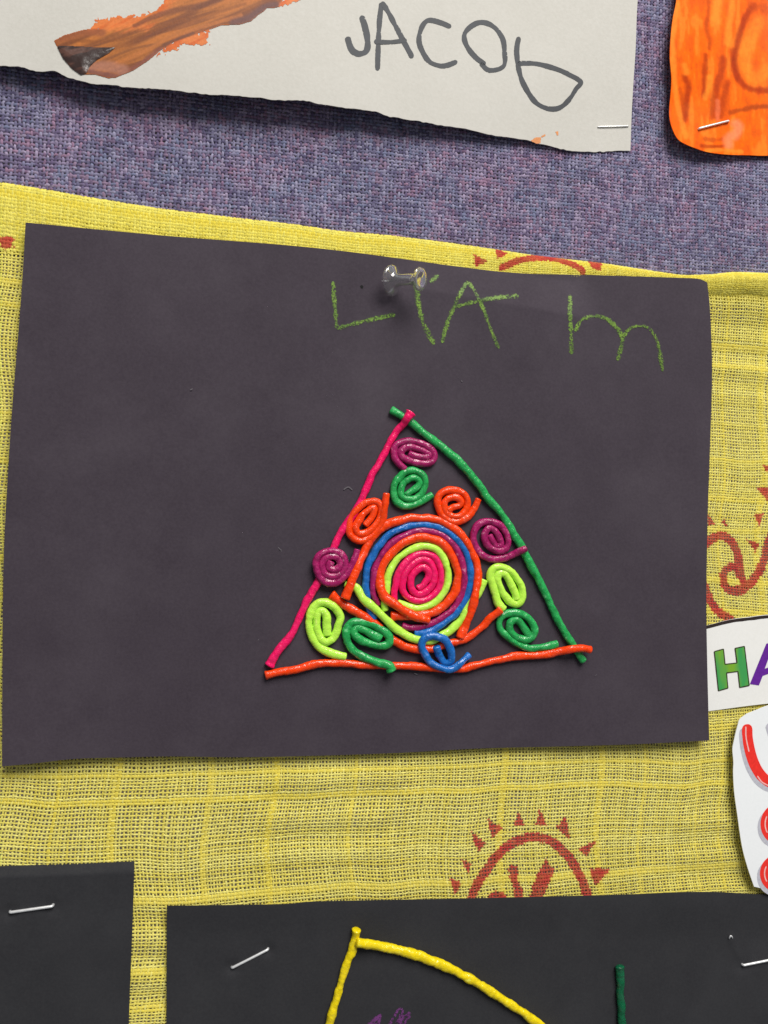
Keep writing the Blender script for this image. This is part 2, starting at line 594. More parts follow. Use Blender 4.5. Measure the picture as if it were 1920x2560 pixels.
stroke(B1([(850, 760), (870, 715), (900, 640), (960, 550), (1030, 465), (1120, 412), (1200, 400), (1280, 420), (1350, 480), (1410, 560), (1450, 640), (1475, 720)]), 23)
SUN_POLYS.append(B1([(1060, 552), (1082, 538), (1106, 556), (1112, 620), (1135, 680), (1132, 730), (1090, 730), (1088, 670), (1066, 610)]))
SUN_POLYS.append(B1([(1240, 540), (1256, 516), (1275, 545), (1302, 572), (1284, 610), (1262, 660), (1232, 730), (1165, 730), (1182, 660), (1206, 600)]))
SUN_POLYS.append(B1([(955, 700), (990, 680), (1035, 684), (1060, 730), (950, 730)]))
for t in ([(950, 300), (1028, 350), (972, 408)], [(862, 368), (942, 430), (905, 478)], [(808, 505), (866, 540), (848, 588)], [(752, 612), (818, 640), (785, 700)],
          [(1086, 338), (1110, 265), (1142, 338)], [(1198, 338), (1222, 250), (1258, 338)], [(1308, 350), (1362, 290), (1378, 410)], [(1422, 460), (1522, 418), (1462, 505)], [(1478, 558), (1592, 568), (1510, 660)]):
    SUN_POLYS.append(B1(t))
stroke(N1([(1300, 205), (1400, 160), (1500, 138), (1600, 132), (1659, 140), (1760, 175), (1830, 215), (1850, 240)]), 17)
for t in ([(1105, 105), (1208, 160), (1120, 200)], [(1256, 55), (1342, 100), (1265, 150)]):
    SUN_POLYS.append(N1(t))
SUN_POLYS.append(N2([(400, 155), (502, 158), (480, 230), (425, 220)]))
stroke(E1([(440, 1470), (500, 1415), (570, 1392), (640, 1415), (695, 1490), (715, 1590), (720, 1700)]), 22)
stroke(E1([(700, 1630), (640, 1640), (595, 1700), (610, 1790), (680, 1835), (760, 1810), (740, 1720), (700, 1650)]), 19)
stroke(E1([(650, 1820), (760, 1800), (850, 1710), (920, 1580), (955, 1450), (1000, 1330)]), 22)
stroke(E1([(450, 1790), (490, 1900), (560, 1995), (660, 2050)]), 20)
for t in ([(855, 1000), (960, 1008), (948, 1120)], [(840, 1208), (918, 1212), (880, 1316)], [(780, 1412), (880, 1450), (850, 1525)], [(902, 830), (960, 838), (955, 905)], [(468, 1205), (528, 1290), (470, 1315)], [(600, 1232), (588, 1290), (645, 1330)]):
    SUN_POLYS.append(E1(t))
SUN_POLYS.append(W0([(2, 326), (40, 318), (84, 330), (66, 350), (76, 372), (30, 380), (4, 372)]))

# yarn colours as they lie on the bolt: yellow, with the red block print soaked in
YEL = lin(242, 228, 112); YEL2 = lin(252, 244, 152); RED = lin(200, 34, 58)


def print_mask(X, Z, h):
    px, py = proj(np.stack([X, np.full(X.shape, -h), Z], -1))
    px = px + 3.0 * (noise(X * 900, Z * 900, 8) - 0.5); py = py + 3.0 * (noise(X * 900 + 50, Z * 900, 9) - 0.5)
    r = np.zeros(X.shape, bool)
    for q, w in SUN_STROKES:
        xs = [p[0] for p in q]; ys = [p[1] for p in q]
        sel = (px > min(xs) - w) & (px < max(xs) + w) & (py > min(ys) - w) & (py < max(ys) + w)
        if sel.any():
            r[sel] |= dist_poly(px[sel], py[sel], q) < w
    for q in SUN_POLYS:
        r |= inside(px, py, q)
    return r


def muslin_col(slubs, dye=(1.0, 0.985, 0.84)):
    def f(X, Z, i, axis):
        n, ms = X.shape
        k = rs.rand(n, 1, 1)
        c = YEL * (1 - k) + YEL2 * k
        c = c * (0.86 + 0.28 * noise(X * 800, Z * 800, 12 + axis)[..., None])
        c = np.where(slubs[axis][:, None, None] > 1.2, c * 0.35 + np.array(lin(248, 228, 92)) * 0.65, c)
        mk = print_mask(X, Z, CLOTH_H)
        red = RED * (0.8 + 0.4 * noise(X * 500, Z * 500, 44)[..., None])
        faint = 0.04 + 0.16 * noise(X * 700, Z * 700, 45)[..., None]
        c = c * np.array(dye)
        return np.where(mk[..., None], red * (1 - faint) + c * faint, c)
    return f


def cloth_bulge(X, Z):
    d = top_z(X) - Z
    right = sstep(0.20, 0.29, X)
    b = 3.0 * MM * np.exp(-((d - 0.012) / 0.012) ** 2) * (0.35 + 0.65 * right)
    return CLOTH_H + b + 1.3 * MM * (fbm(X * 38, Z * 30, 77, 2) - 0.42) + 0.5 * MM * np.sin(Z * 420 + 6 * noise(X * 14, Z * 8, 78)) * sstep(0.45, 0.7, noise(X * 16 + 3, Z * 16, 79))


def muslin_map(U, V):
    dx = 1.5 * MM * np.sin(V * 95 + 1.3) + 3.0 * MM * (noise(U * 22, V * 22, 51) - 0.5) + 1.2 * MM * (noise(U * 70, V * 60, 53) - 0.5)
    dz = 3.5 * MM * (noise(U * 17 + 4, V * 15, 52) - 0.5) + 1.5 * MM * (noise(U * 60, V * 55, 54) - 0.5)
    dz = dz - 0.10 * np.clip(0.06 - U, 0, 0.1) * 0 + 5 * MM * sstep(0.07, -0.02, U)
    X = U + dx; Z = V + dz
    return X, Z, cloth_bulge(X, Z)


def slub_list(n, p):
    s = np.ones(n)
    k = 0
    while k < n:
        if rs.rand() < p:
            run = rs.randint(1, 3)
            s[k:k + run] = 1.6 + 0.4 * rs.rand()
            k += run + rs.randint(4, 9)
        k += 1
    return s


MP = 1.36 * MM
us = yarn_positions(-0.085, 0.44, MP, 0.35, rs)
vs = yarn_positions(1.035, 1.43, MP, 0.35, rs)
sl = (slub_list(len(us), 0.08), slub_list(len(vs), 0.15))
DARK_IN = [(150, 720), (1660, 800), (1660, 1780), (110, 1800)]
BLK_IN1 = [(-500, 2260), (230, 2260), (230, 3200), (-500, 3200)]
BLK_IN2 = [(520, 2360), (2600, 2340), (2600, 3200), (520, 3200)]


def muslin_keep(X, Z):
    px, py = proj(np.stack([X, np.full(X.shape, -CLOTH_H), Z], -1))
    k = Z < top_z(X) - 1.5 * MM
    k &= ~inside(px, py, DARK_IN) & ~inside(px, py, BLK_IN1) & ~inside(px, py, BLK_IN2)
    return k & (px > -420) & (px < 2700) & (py < 2860)


cv, cf, cc = weave(us, vs, muslin_map, muslin_keep, 0.72 * MM, 0.19 * MM, muslin_col(sl), 23, sl)
cloth = mesh_np('muslin_cloth', cv, cf, M['muslin'], None, True, cc)
tag(cloth, 'sheer yellow muslin cloth block printed with red suns, hung over the pinboard', 'cloth')


# folded hem along its top edge: two plies, rolled forward
def hem_map(ply):
    def f(U, V):                     # V: 0 at the fold, 1 at the stitched lower edge, negative round the back
        zt, zl = top_z(U), low_z(U)
        right = sstep(0.14, 0.27, U)
        t = np.clip(V, 0, 1)
        Z = zt - (zt - zl) * np.abs(V)
        roll = (1.0 + 2.4 * right + 2.0 * sstep(0.288, 0.312, U)) * np.sin(np.pi * np.clip(t, 0.0, 1) ** 0.75) ** 0.8
        h = CLOTH_H + MM * (0.7 + roll) - ply * 0.55 * MM
        h = h - 1.3 * MM * sstep(0.06, -0.04, V)
        return U + 0.5 * MM * (noise(U * 150, V * 4, 61 + ply) - 0.5) + ply * 0.6 * MM, Z + 0.5 * MM * (noise(U * 120, V * 6, 63) - 0.5) * (V > 0.05) + 0.9 * MM * (noise(U * 40, 0 * V, 64) - 0.5), h
    return f


hem_v, hem_f, hem_c, nb = [], [], [], 0
for ply in (0, 1):
    us2 = yarn_positions(-0.085, 0.44, 1.22 * MM, 0.3, rs)
    vs2 = np.linspace(-0.06, 1.0, 21) + 0.012 * (rs.rand(21) - 0.5)
    one = (np.ones(len(us2)), slub_list(len(vs2), 0.1))
    # widths are in metres along the cloth; the V axis is a fraction of the hem's height
    def hm(U, V, g=hem_map(ply)):
        return g(U, V)
    A, Bv = us2, vs2
    # scale: convert V to metres of a mean 20 mm hem so that yarn widths stay round
    vs_m = vs2 * 0.020
    a, f_, c_ = weave(us2, vs_m, lambda U, V: hm(U, V / 0.020), lambda X, Z: np.ones(X.shape, bool), 1.0 * MM, 0.2 * MM, muslin_col(one, (0.98, 0.95, 0.58)), 33 + ply, one)
    hem_v.append(a); hem_f.append(f_ + nb); hem_c.append(c_); nb += len(a)
o = mesh_np('hem', np.concatenate(hem_v), np.concatenate(hem_f), M['muslin'], cloth, True, np.concatenate(hem_c))
o['label'] = 'double folded hem of the yellow cloth'


# ------------------------------------------------------------------ sheets of paper
def line_px(pts, n):
    q = catmull(pts) if len(pts) > 2 else np.array(pts, float)
    d = np.r_[0, np.cumsum(np.hypot(*np.diff(q, axis=0).T))]
    t = np.linspace(0, d[-1], n)
    return np.stack([np.interp(t, d, q[:, 0]), np.interp(t, d, q[:, 1])], 1)


def coons(top, right, bottom, left, nu, nv):
    """top/bottom run left to right, left/right run top to bottom"""
    T, R_, B_, L = line_px(top, nu), line_px(right, nv), line_px(bottom, nu), line_px(left, nv)
    u = np.linspace(0, 1, nu)[:, None, None]; w = np.linspace(0, 1, nv)[None, :, None]
    P = (1 - w) * T[:, None] + w * B_[:, None] + (1 - u) * L[None] + u * R_[None]
    P -= (1 - u) * (1 - w) * T[0] + u * (1 - w) * T[-1] + (1 - u) * w * B_[0] + u * w * B_[-1]
    return P


def sheet(name, P, hfun, thick, mat, parent=None, cols=None):
    nu, nv = P.shape[:2]
    F = at(P[..., 0], P[..., 1], hfun(P[..., 0], P[..., 1]))
    K = F + np.array([0, thick, 0])
    idx = np.arange(nu * nv).reshape(nu, nv); o2 = nu * nv
    f = [np.stack([idx[:-1, :-1], idx[:-1, 1:], idx[1:, 1:], idx[1:, :-1]], -1).reshape(-1, 4)]
    f.append(f[0][:, ::-1] + o2)
    rim = np.concatenate([idx[:, 0], idx[-1, 1:], idx[-2::-1, -1], idx[0, -2:0:-1]])
    nr = len(rim); a = 2 * o2 + np.arange(nr); a2 = np.roll(a, -1)
    f.append(np.stack([a, a2, a2 + nr, a + nr], -1))          # the cut edge has its own points, so it stays crisp
    Fl, Kl = F.reshape(-1, 3), K.reshape(-1, 3)
    cc_ = None
    if cols is not None:
        cl = cols.reshape(-1, 3); cc_ = np.concatenate([cl, cl, cl[rim], cl[rim]])
    return mesh_np(name, np.concatenate([Fl, Kl, Fl[rim], Kl[rim]]), np.concatenate(f), mat, parent, True, cc_)


def root(name, px, py, h, label, cat, group=None):
    e = empty(name, at(px, py, h).tolist())
    return tag(e, label, cat, group)


def ribbon(name, pts, w, hfun, off, mat, parent, wobble=0.12, step=2.0, seed=0, smooth_path=True, taper=True):
    """flat mark of ink, crayon or print lying on a sheet"""
    q = catmull([p[:2] for p in pts], step=step) if smooth_path else resample(np.array([p[:2] for p in pts], float), step)
    d = np.gradient(q, axis=0); d /= np.linalg.norm(d, axis=1)[:, None] + 1e-9
    nrm = np.stack([-d[:, 1], d[:, 0]], 1)
    n = len(q)
    t = np.arange(n)
    ww = w * 0.5 * (1 + wobble * 2 * (noise(t * 0.12 + seed * 13, t * 0 + seed, 5) - 0.5))
    if taper:
        k = np.minimum(t, n - 1 - t) * step / (w * 0.5)
        ww = ww * np.sqrt(np.clip(1 - (1 - np.clip(k, 0, 1)) ** 2, 0.04, 1))
    fr = np.array([-1, -0.55, 0, 0.55, 1.0])
    jit = wobble * w * 0.3 * (noise(t[:, None] * 0.5 + seed, fr[None] * 3 + seed * 5, 6) - 0.5)
    P = q[:, None] + nrm[:, None] * (fr[None, :, None] * ww[:, None, None]) + (nrm[:, None] * jit[..., None])
    V_ = at(P[..., 0], P[..., 1], hfun(P[..., 0], P[..., 1]) + off)
    idx = np.arange(n * 5).reshape(n, 5)
    f = np.stack([idx[:-1, :-1], idx[:-1, 1:], idx[1:, 1:], idx[1:, :-1]], -1).reshape(-1, 4)
    cov = np.broadcast_to(np.array([0.45, 0.9, 1.0, 0.9, 0.45])[None, :], (n, 5))
    cov = cov * (0.75 + 0.35 * noise(t * 0.05 + seed * 3.1, t * 0 + 2, 15))[:, None]
    cl = np.repeat(cov.reshape(-1, 1), 3, 1)
    return child_of(mesh_np(name, V_.reshape(-1, 3), f, mat, None, True, cl), parent)


def multi_ribbon(name, strokes, w, hfun, off, mat, parent, **kw):
    """several strokes of one letter joined into one mesh"""
    objs = [ribbon(name, s, w, hfun, off + 0.00004 * k, mat, parent, seed=k + 1, **kw) for k, s in enumerate(strokes)]
    if len(objs) == 1:
        return objs[0]
    vs_, fs_, cs_, nb_ = [], [], [], 0
    for ob in objs:
        me = ob.data
        a = np.empty(len(me.vertices) * 3, np.float32); me.vertices.foreach_get('co', a)
        fi = np.empty(len(me.loops), np.int32); me.loops.foreach_get('vertex_index', fi)
        c4 = np.empty(len(me.vertices) * 4, np.float32); me.attributes['Col'].data.foreach_get('color', c4)
        vs_.append(a.reshape(-1, 3)); fs_.append(fi.reshape(-1, 4) + nb_); cs_.append(c4.reshape(-1, 4)[:, :3]); nb_ += len(me.vertices)
        bpy.data.objects.remove(ob); bpy.data.meshes.remove(me)
    return child_of(mesh_np(name, np.concatenate(vs_), np.concatenate(fs_), mat, None, True, np.concatenate(cs_)), parent)


def flat_poly(name, poly, hfun, off, mat, parent):
    bm = bmesh.new()
    p = np.array([q[:2] for q in poly], float)
    w = at(p[:, 0], p[:, 1], hfun(p[:, 0], p[:, 1]) + off)
    fc = bm.faces.new([bm.verts.new(x) for x in w])
    fc.normal_update()
    bmesh.ops.triangulate(bm, faces=[fc])
    fr = at(p[:, 0].mean(), p[:, 1].mean(), 0)
    me = bpy.data.meshes.new(name); bm.to_mesh(me); bm.free()
    if me.polygons and sum(f.normal.y for f in me.polygons) > 0:
        me.flip_normals()
    me.materials.append(mat)
    o_ = bpy.data.objects.new(name, me); C.objects.link(o_)
    return child_of(o_, parent)


# --- dark sheet in the middle
dk = root('dark_paper', 880, 1280, 5 * MM, 'dark purple grey sheet hung by a clear push pin, carrying the triangle of wax yarn', 'paper')
P = coons([(64, 556), (400, 588), (800, 621), (1150, 667), (1300, 683), (1500, 688), (1680, 694), (1745, 697), (1768, 706)],
          [(1768, 706), (1774, 760), (1779, 860), (1780, 960), (1775, 1120), (1769, 1300), (1766, 1500), (1768, 1650), (1773, 1851)],
          [(5, 1916), (90, 1908), (190, 1897), (330, 1893), (430, 1891), (600, 1893), (800, 1889), (1000, 1882), (1200, 1871), (1400, 1866), (1600, 1860), (1773, 1851)],
          [(64, 556), (53, 740), (32, 1000), (20, 1180), (9, 1400), (6, 1650), (5, 1916)], 260, 230)
child_of(sheet('sheet', P, dark_h, 0.3 * MM, M['dark_paper']), dk)
cr = dict(mat=M['green_crayon'], parent=dk, hfun=dark_h, off=0.10 * MM, wobble=0.3)
multi_ribbon('letter_l', [N1([(145, 285), (152, 400), (166, 540), (174, 612)]), N1([(170, 615), (260, 585), (400, 552), (500, 530), (575, 515)])], 11, **cr)
multi_ribbon('letter_i', [N1([(700, 300), (725, 345), (737, 440), (765, 560), (800, 640), (845, 722)]), N1([(815, 300), (845, 265), (878, 245)])], 12.5, **cr)
multi_ribbon('letter_a', [N1([(900, 712), (930, 590), (985, 455), (1045, 335), (1078, 298), (1110, 330), (1150, 400), (1192, 495), (1235, 615), (1292, 750)]), N1([(965, 468), (1100, 432), (1250, 402), (1430, 384)])], 11, **cr)
multi_ribbon('letter_m', [N2([(290, 378), (291, 500), (298, 650), (300, 790)]), N2([(322, 640), (368, 555), (450, 525), (530, 538), (600, 590), (650, 670), (645, 740), (618, 832)]), N2([(655, 668), (710, 608), (780, 592), (840, 612), (890, 690), (915, 800), (932, 908)])], 11, **cr)
flat_poly('pin_hole', N1([(332, 318), (345, 310), (356, 322), (350, 336), (338, 334)]), dark_h, 0.08 * MM, M['hole'], dk)


M['fleck'] = plain_mat('pale_fibre', lin(94, 89, 95), 0.8)
fl = [V3([(225, 195), (250, 222), (265, 245)]), V3([(15, 1170), (35, 1150)]), N1([(1030, 968), (1040, 982)]), V5([(1525, 1535), (1545, 1515)]), V5([(1425, 1390), (1412, 1402)]), V1([(412, 460), (435, 448), (455, 462)]), V1([(108, 738), (122, 745)]), V1([(745, 1325), (762, 1332)]), W0([(985, 1110), (1000, 1102)])]
multi_ribbon('dust_fleck', fl, 2.2, dark_h, 0.12 * MM, M['fleck'], dk, wobble=0.5)['kind'] = 'stuff'


# --- cream painting with the torn lower edge
rp = np.random.RandomState(8)
tear = T1([(-1400, 200), (-700, 268), (-300, 305), (0, 338), (110, 348), (200, 372), (270, 365), (320, 390), (370, 410), (480, 437), (560, 440), (650, 455), (740, 455), (830, 465), (900, 470), (1000, 478), (1090, 490), (1200, 497), (1440, 517), (1560, 521), (1640, 538)]) + \
       T2([(60, 545), (200, 565), (320, 580), (400, 605), (550, 628), (700, 655), (800, 668), (900, 695), (1050, 720), (1130, 735), (1220, 755), (1330, 782), (1440, 785), (1540, 781), (1610, 779)])
tear = [p for p in tear] + [(1576, 377)]
tl = line_px(tear, 900)
tl[:, 1] += 4.0 * (fbm(tl[:, 0] / 9, 0 * tl[:, 0], 71, 3) - 0.5) + 3 * (noise(tl[:, 0] / 40, 0 * tl[:, 0], 72) - 0.5)
P = coons([(-675, -760), (400, -740), (1640, -720)], T3([(553, -2844), (440, -800), (372, 0), (352, 480), (331, 800), (312, 1150)]) + [(1576, 377)],
          [tuple(p) for p in tl[::3]], [(-675, -760), (-675, 96)], 700, 60)
wp = root('painting_paper', 800, 0, 6 * MM, 'cream paper with torn lower edge, brown paint stroke and a pen written name', 'paper')
child_of(sheet('sheet', P, white_h, 0.35 * MM, M['white_paper']), wp)
pen = dict(mat=M['pen'], parent=wp, hfun=white_h, off=0.10 * MM, wobble=0.16)
multi_ribbon('letter_j', [T2([(256, 80), (272, 130), (286, 190), (288, 245), (272, 272), (238, 278), (205, 255), (182, 190)])], 14.5, **pen)
multi_ribbon('letter_a', [T2([(340, 366), (343, 250), (350, 110), (362, 12)]), T2([(362, 8), (400, 70), (450, 165), (490, 240), (522, 300)]), T2([(322, 214), (400, 218), (492, 208)])], 12, **pen)
multi_ribbon('letter_c', [T2([(722, 140), (660, 115), (602, 106), (570, 140), (555, 200), (565, 250), (600, 310), (640, 335), (690, 341), (754, 318)])], 12, **pen)
multi_ribbon('letter_o', [T2([(900, 335), (850, 298), (810, 250), (790, 200), (800, 160), (850, 122), (900, 118), (950, 145), (988, 200), (998, 260), (994, 342), (920, 364), (872, 325)])], 12, **pen)
multi_ribbon('letter_b', [T2([(1073, 190), (1062, 250), (1065, 310), (1080, 390), (1110, 460), (1160, 530), (1220, 562), (1280, 560), (1330, 520), (1370, 460), (1394, 425), (1340, 390), (1260, 355), (1160, 330), (1066, 328)])], 12, **pen)


# paint: a coloured skin of real thickness on the paper
def paint_patch(name, x0, x1, y0, y1, step, fn, hfun, off, mat, parent):
    gx = np.arange(x0, x1, step); gy = np.arange(y0, y1, step)
    PX, PY = np.meshgrid(gx, gy, indexing='ij')
    a, col, th = fn(PX, PY)
    idx = np.arange(PX.size).reshape(PX.shape)
    ok = (a[:-1, :-1] + a[1:, :-1] + a[:-1, 1:] + a[1:, 1:]) / 4 > 0.5
    f = np.stack([idx[:-1, :-1], idx[:-1, 1:], idx[1:, 1:], idx[1:, :-1]], -1)[ok]
    V_ = at(PX, PY, hfun(PX, PY) + off + th)
    return child_of(mesh_np(name, V_.reshape(-1, 3), f, mat, None, True, col.reshape(-1, 3)), parent)


def soft_in(px, py, poly, feather):
    d = dist_poly(px, py, [p[:2] for p in poly] + [poly[0][:2]])
    s = np.where(inside(px, py, poly), d, -d)
    return sstep(-feather, feather, s)


def mixc(c, col, a):
    return c * (1 - a[..., None]) + np.asarray(col) * a[..., None]


def along(px, py, ang):
    ca, sa = math.cos(ang), math.sin(ang)
    return px * ca + py * sa, -px * sa + py * ca


BODY = T1([(281, 212), (330, 183), (440, 152), (560, 150), (700, 122), (830, 45), (890, -12), (1010, -90), (1540, -90), (1480, -20), (1440, 38), (1385, 42), (1300, 110), (1240, 127), (1150, 130), (1050, 165), (900, 217), (830, 262), (760, 320), (690, 365), (600, 402), (560, 405), (500, 387), (420, 387), (370, 352), (320, 290)])
ORG = [T1([(462, 160), (490, 105), (545, 95), (600, 80), (700, 85), (810, 52), (880, -30), (980, -60), (760, 150)]),
       T1([(800, 305), (900, 215), (1000, 180), (1092, 160), (1075, 232), (960, 232), (880, 268)]),
       T1([(1430, 30), (1500, -40), (1620, -40), (1560, 0)])]


def stroke_paint(px, py):
    al, ac = along(px, py, math.radians(-24))
    al2, ac2 = along(px + 12 * np.sin(py / 40), py, math.radians(-17))
    rag = 0.55 * (fbm(px / 7, py / 7, 81, 3) - 0.5)
    a_org = np.zeros(px.shape)
    for q in ORG:
        a_org = np.maximum(a_org, soft_in(px, py, q, 14) + rag * 2.2 * (soft_in(px, py, q, 24) < 0.99))
    body = soft_in(px + 3 * (fbm(px / 9, py / 9, 83, 2) - .5), py, BODY, 3)
    a = np.maximum(np.where(a_org > 0.52, 1.0, 0.0), body)
    c = np.broadcast_to(lin(214, 118, 56), px.shape + (3,)).copy()
    c = mixc(c, lin(204, 96, 34), sstep(0.4, 0.7, fbm(al / 40, ac / 6, 84, 3)))
    st = fbm(al / 190, ac / 13, 85, 3)
    b_ = mixc(np.broadcast_to(lin(166, 98, 42), px.shape + (3,)), lin(126, 70, 36), sstep(0.46, 0.74, st))
    b_ = mixc(b_, lin(188, 110, 48), sstep(0.50, 0.30, st) * 0.7)
    st2 = fbm(al2 / 220, ac2 / 11, 86, 3)
    b_ = mixc(b_, lin(108, 58, 36), sstep(0.58, 0.72, st2) * 0.6)
    over = np.zeros(px.shape)
    for q in ORG:
        over = np.maximum(over, soft_in(px, py, q, 26))
    c = mixc(c, b_, body * (1 - 0.85 * sstep(0.25, 0.8, over + 0.9 * (fbm(al / 30, ac / 5, 89, 3) - 0.5))))
    # darker strands and mauve rims the brush left behind
    for pts, w, col, al_ in ((T1([(700, 128), (800, 85), (950, 45), (1090, 15), (1200, -40)]), 11, lin(112, 62, 40), .8),
                             (T1([(500, 330), (700, 250), (850, 225), (1000, 175)]), 5, lin(116, 68, 40), .6),
                             (T1([(320, 205), (520, 215), (700, 190), (900, 120), (1100, 70), (1300, 10)]), 6, lin(134, 74, 32), .6),
                             (T1([(600, 330), (760, 260), (900, 190), (1080, 130), (1250, 80)]), 7, lin(184, 108, 52), .7),
                             (T1([(830, 262), (760, 318), (690, 362), (620, 392)]), 14, lin(128, 72, 58), .9),
                             (T1([(1215, 122), (1290, 100), (1370, 45), (1440, 30)]), 18, lin(104, 66, 62), .95),
                             (T1([(850, 235), (920, 205), (1000, 175)]), 7, lin(112, 66, 48), .8),
                             (T1([(290, 212), (340, 195), (450, 165), (540, 170)]), 16, lin(148, 82, 48), .8),
                             (T1([(480, 348), (560, 345), (640, 362)]), 20, lin(166, 112, 92), .75),
                             (T1([(470, 372), (540, 385), (600, 398)]), 9, lin(120, 72, 66), .8)):
        d = dist_poly(px, py, [tuple(p) for p in catmull(pts)[::4]])
        c = mixc(c, col, al_ * sstep(w, w * 0.3, d + 4 * (fbm(al / 20, ac / 5, 88, 2) - 0.5)) * body)
    th = 0.12 * MM * body * (0.4 + 0.9 * fbm(al / 70, ac / 5, 87, 3))
    return a, c, th


o = paint_patch('paint_stroke', 118, 800, -70, 210, 1.6, stroke_paint, white_h, 0.10 * MM, M['paint'], wp)
o['label'] = 'streaky brown and orange brush stroke'
BLOB = T1([(294, 238), (330, 236), (400, 238), (480, 243), (600, 243), (560, 278), (500, 312), (465, 345), (448, 380), (420, 388), (375, 356), (325, 300)])


def blob_paint(px, py):
    d = dist_poly(px, py, [tuple(p[:2]) for p in BLOB] + [BLOB[0][:2]])
    ins = inside(px, py, BLOB)
    a = np.where(ins, 1.0, 0.0)
    al, ac = along(px, py, math.radians(-12))
    c = mixc(np.broadcast_to(lin(52, 34, 30), px.shape + (3,)), lin(92, 60, 50), sstep(0.45, 0.7, fbm(al / 40, ac / 7, 91, 3)))
    th = np.where(ins, 0.7 * MM * (1 - np.exp(-d / 14.0)), 0) + 0.16 * MM * (fbm(px / 16, py / 12, 92, 2) - 0.5) * np.where(ins, sstep(0, 12, d), 0)
    return a, c, th


mt, nt, b = new_mat('wet_paint')
a_ = node(nt, 'ShaderNodeAttribute', attribute_name='Col'); nt.links.new(a_.outputs['Color'], b.inputs['Base Color'])
b.inputs['Roughness'].default_value = 0.3; b.inputs['Coat Weight'].default_value = 0.5; b.inputs['Coat Roughness'].default_value = 0.12
_n = add_noise(nt, 420, 3, 0.6); bump(nt, b, _n.outputs['Fac'], 0.2, 0.0005)
o = paint_patch('paint_blob', 135, 295, 108, 192, 1.3, blob_paint, white_h, 0.38 * MM, mt, wp)
o['label'] = 'thick glossy dark brown blob of paint'


def splash(px, py):
    s1 = T2([(1132, 730), (1160, 712), (1188, 712), (1185, 742), (1165, 746)])
    s2 = T2([(1262, 682), (1276, 680), (1278, 700), (1270, 702)]); s3 = T2([(1188, 706), (1212, 695), (1208, 706), (1192, 714)])
    a = np.maximum(np.maximum(soft_in(px, py, s1, 2), soft_in(px, py, s2, 1.5)), soft_in(px, py, s3, 1.5)) + 0.5 * (fbm(px / 4, py / 4, 95, 2) - 0.5)
    c = np.broadcast_to(lin(214, 140, 84), px.shape + (3,))
    return a, c, 0 * px


paint_patch('paint_splash', 1318, 1400, 324, 362, 1.2, splash, white_h, 0.08 * MM, M['paint'], wp)

# --- orange painted cut-out at the upper right
OUT = T3([(800, -800), (780, -250), (755, 0), (720, 180), (700, 350), (690, 560), (705, 760), (700, 900), (685, 1080), (690, 1180), (715, 1270), (760, 1360), (820, 1410), (930, 1458), (1060, 1500), (1250, 1525), (1500, 1533), (1659, 1536), (2300, 1520)])
ol = line_px(OUT, 500)
yk = np.linspace(0, 1, 500)
og = root('orange_cutout', 1840, 150, 4 * MM, 'glossy orange painted paper cut-out with rounded corner and dark brush streaks', 'paper')
# rows follow the left outline; the lower corner is rounded by it
ys_top = -200.0
xr = 2082.0
corner = np.argmax(ol[:, 0] > 1700) if (ol[:, 0] > 1700).any() else 300
left = ol[: int(500 * 0.62)]; bott = ol[int(500 * 0.62) - 1:]
P = coons([tuple(left[0]), (xr, ol[0, 1])], [(xr, ol[0, 1]), tuple(bott[-1])], [tuple(p) for p in bott[::4]] + [tuple(bott[-1])], [tuple(p) for p in left[::4]] + [tuple(left[-1])], 170, 240)


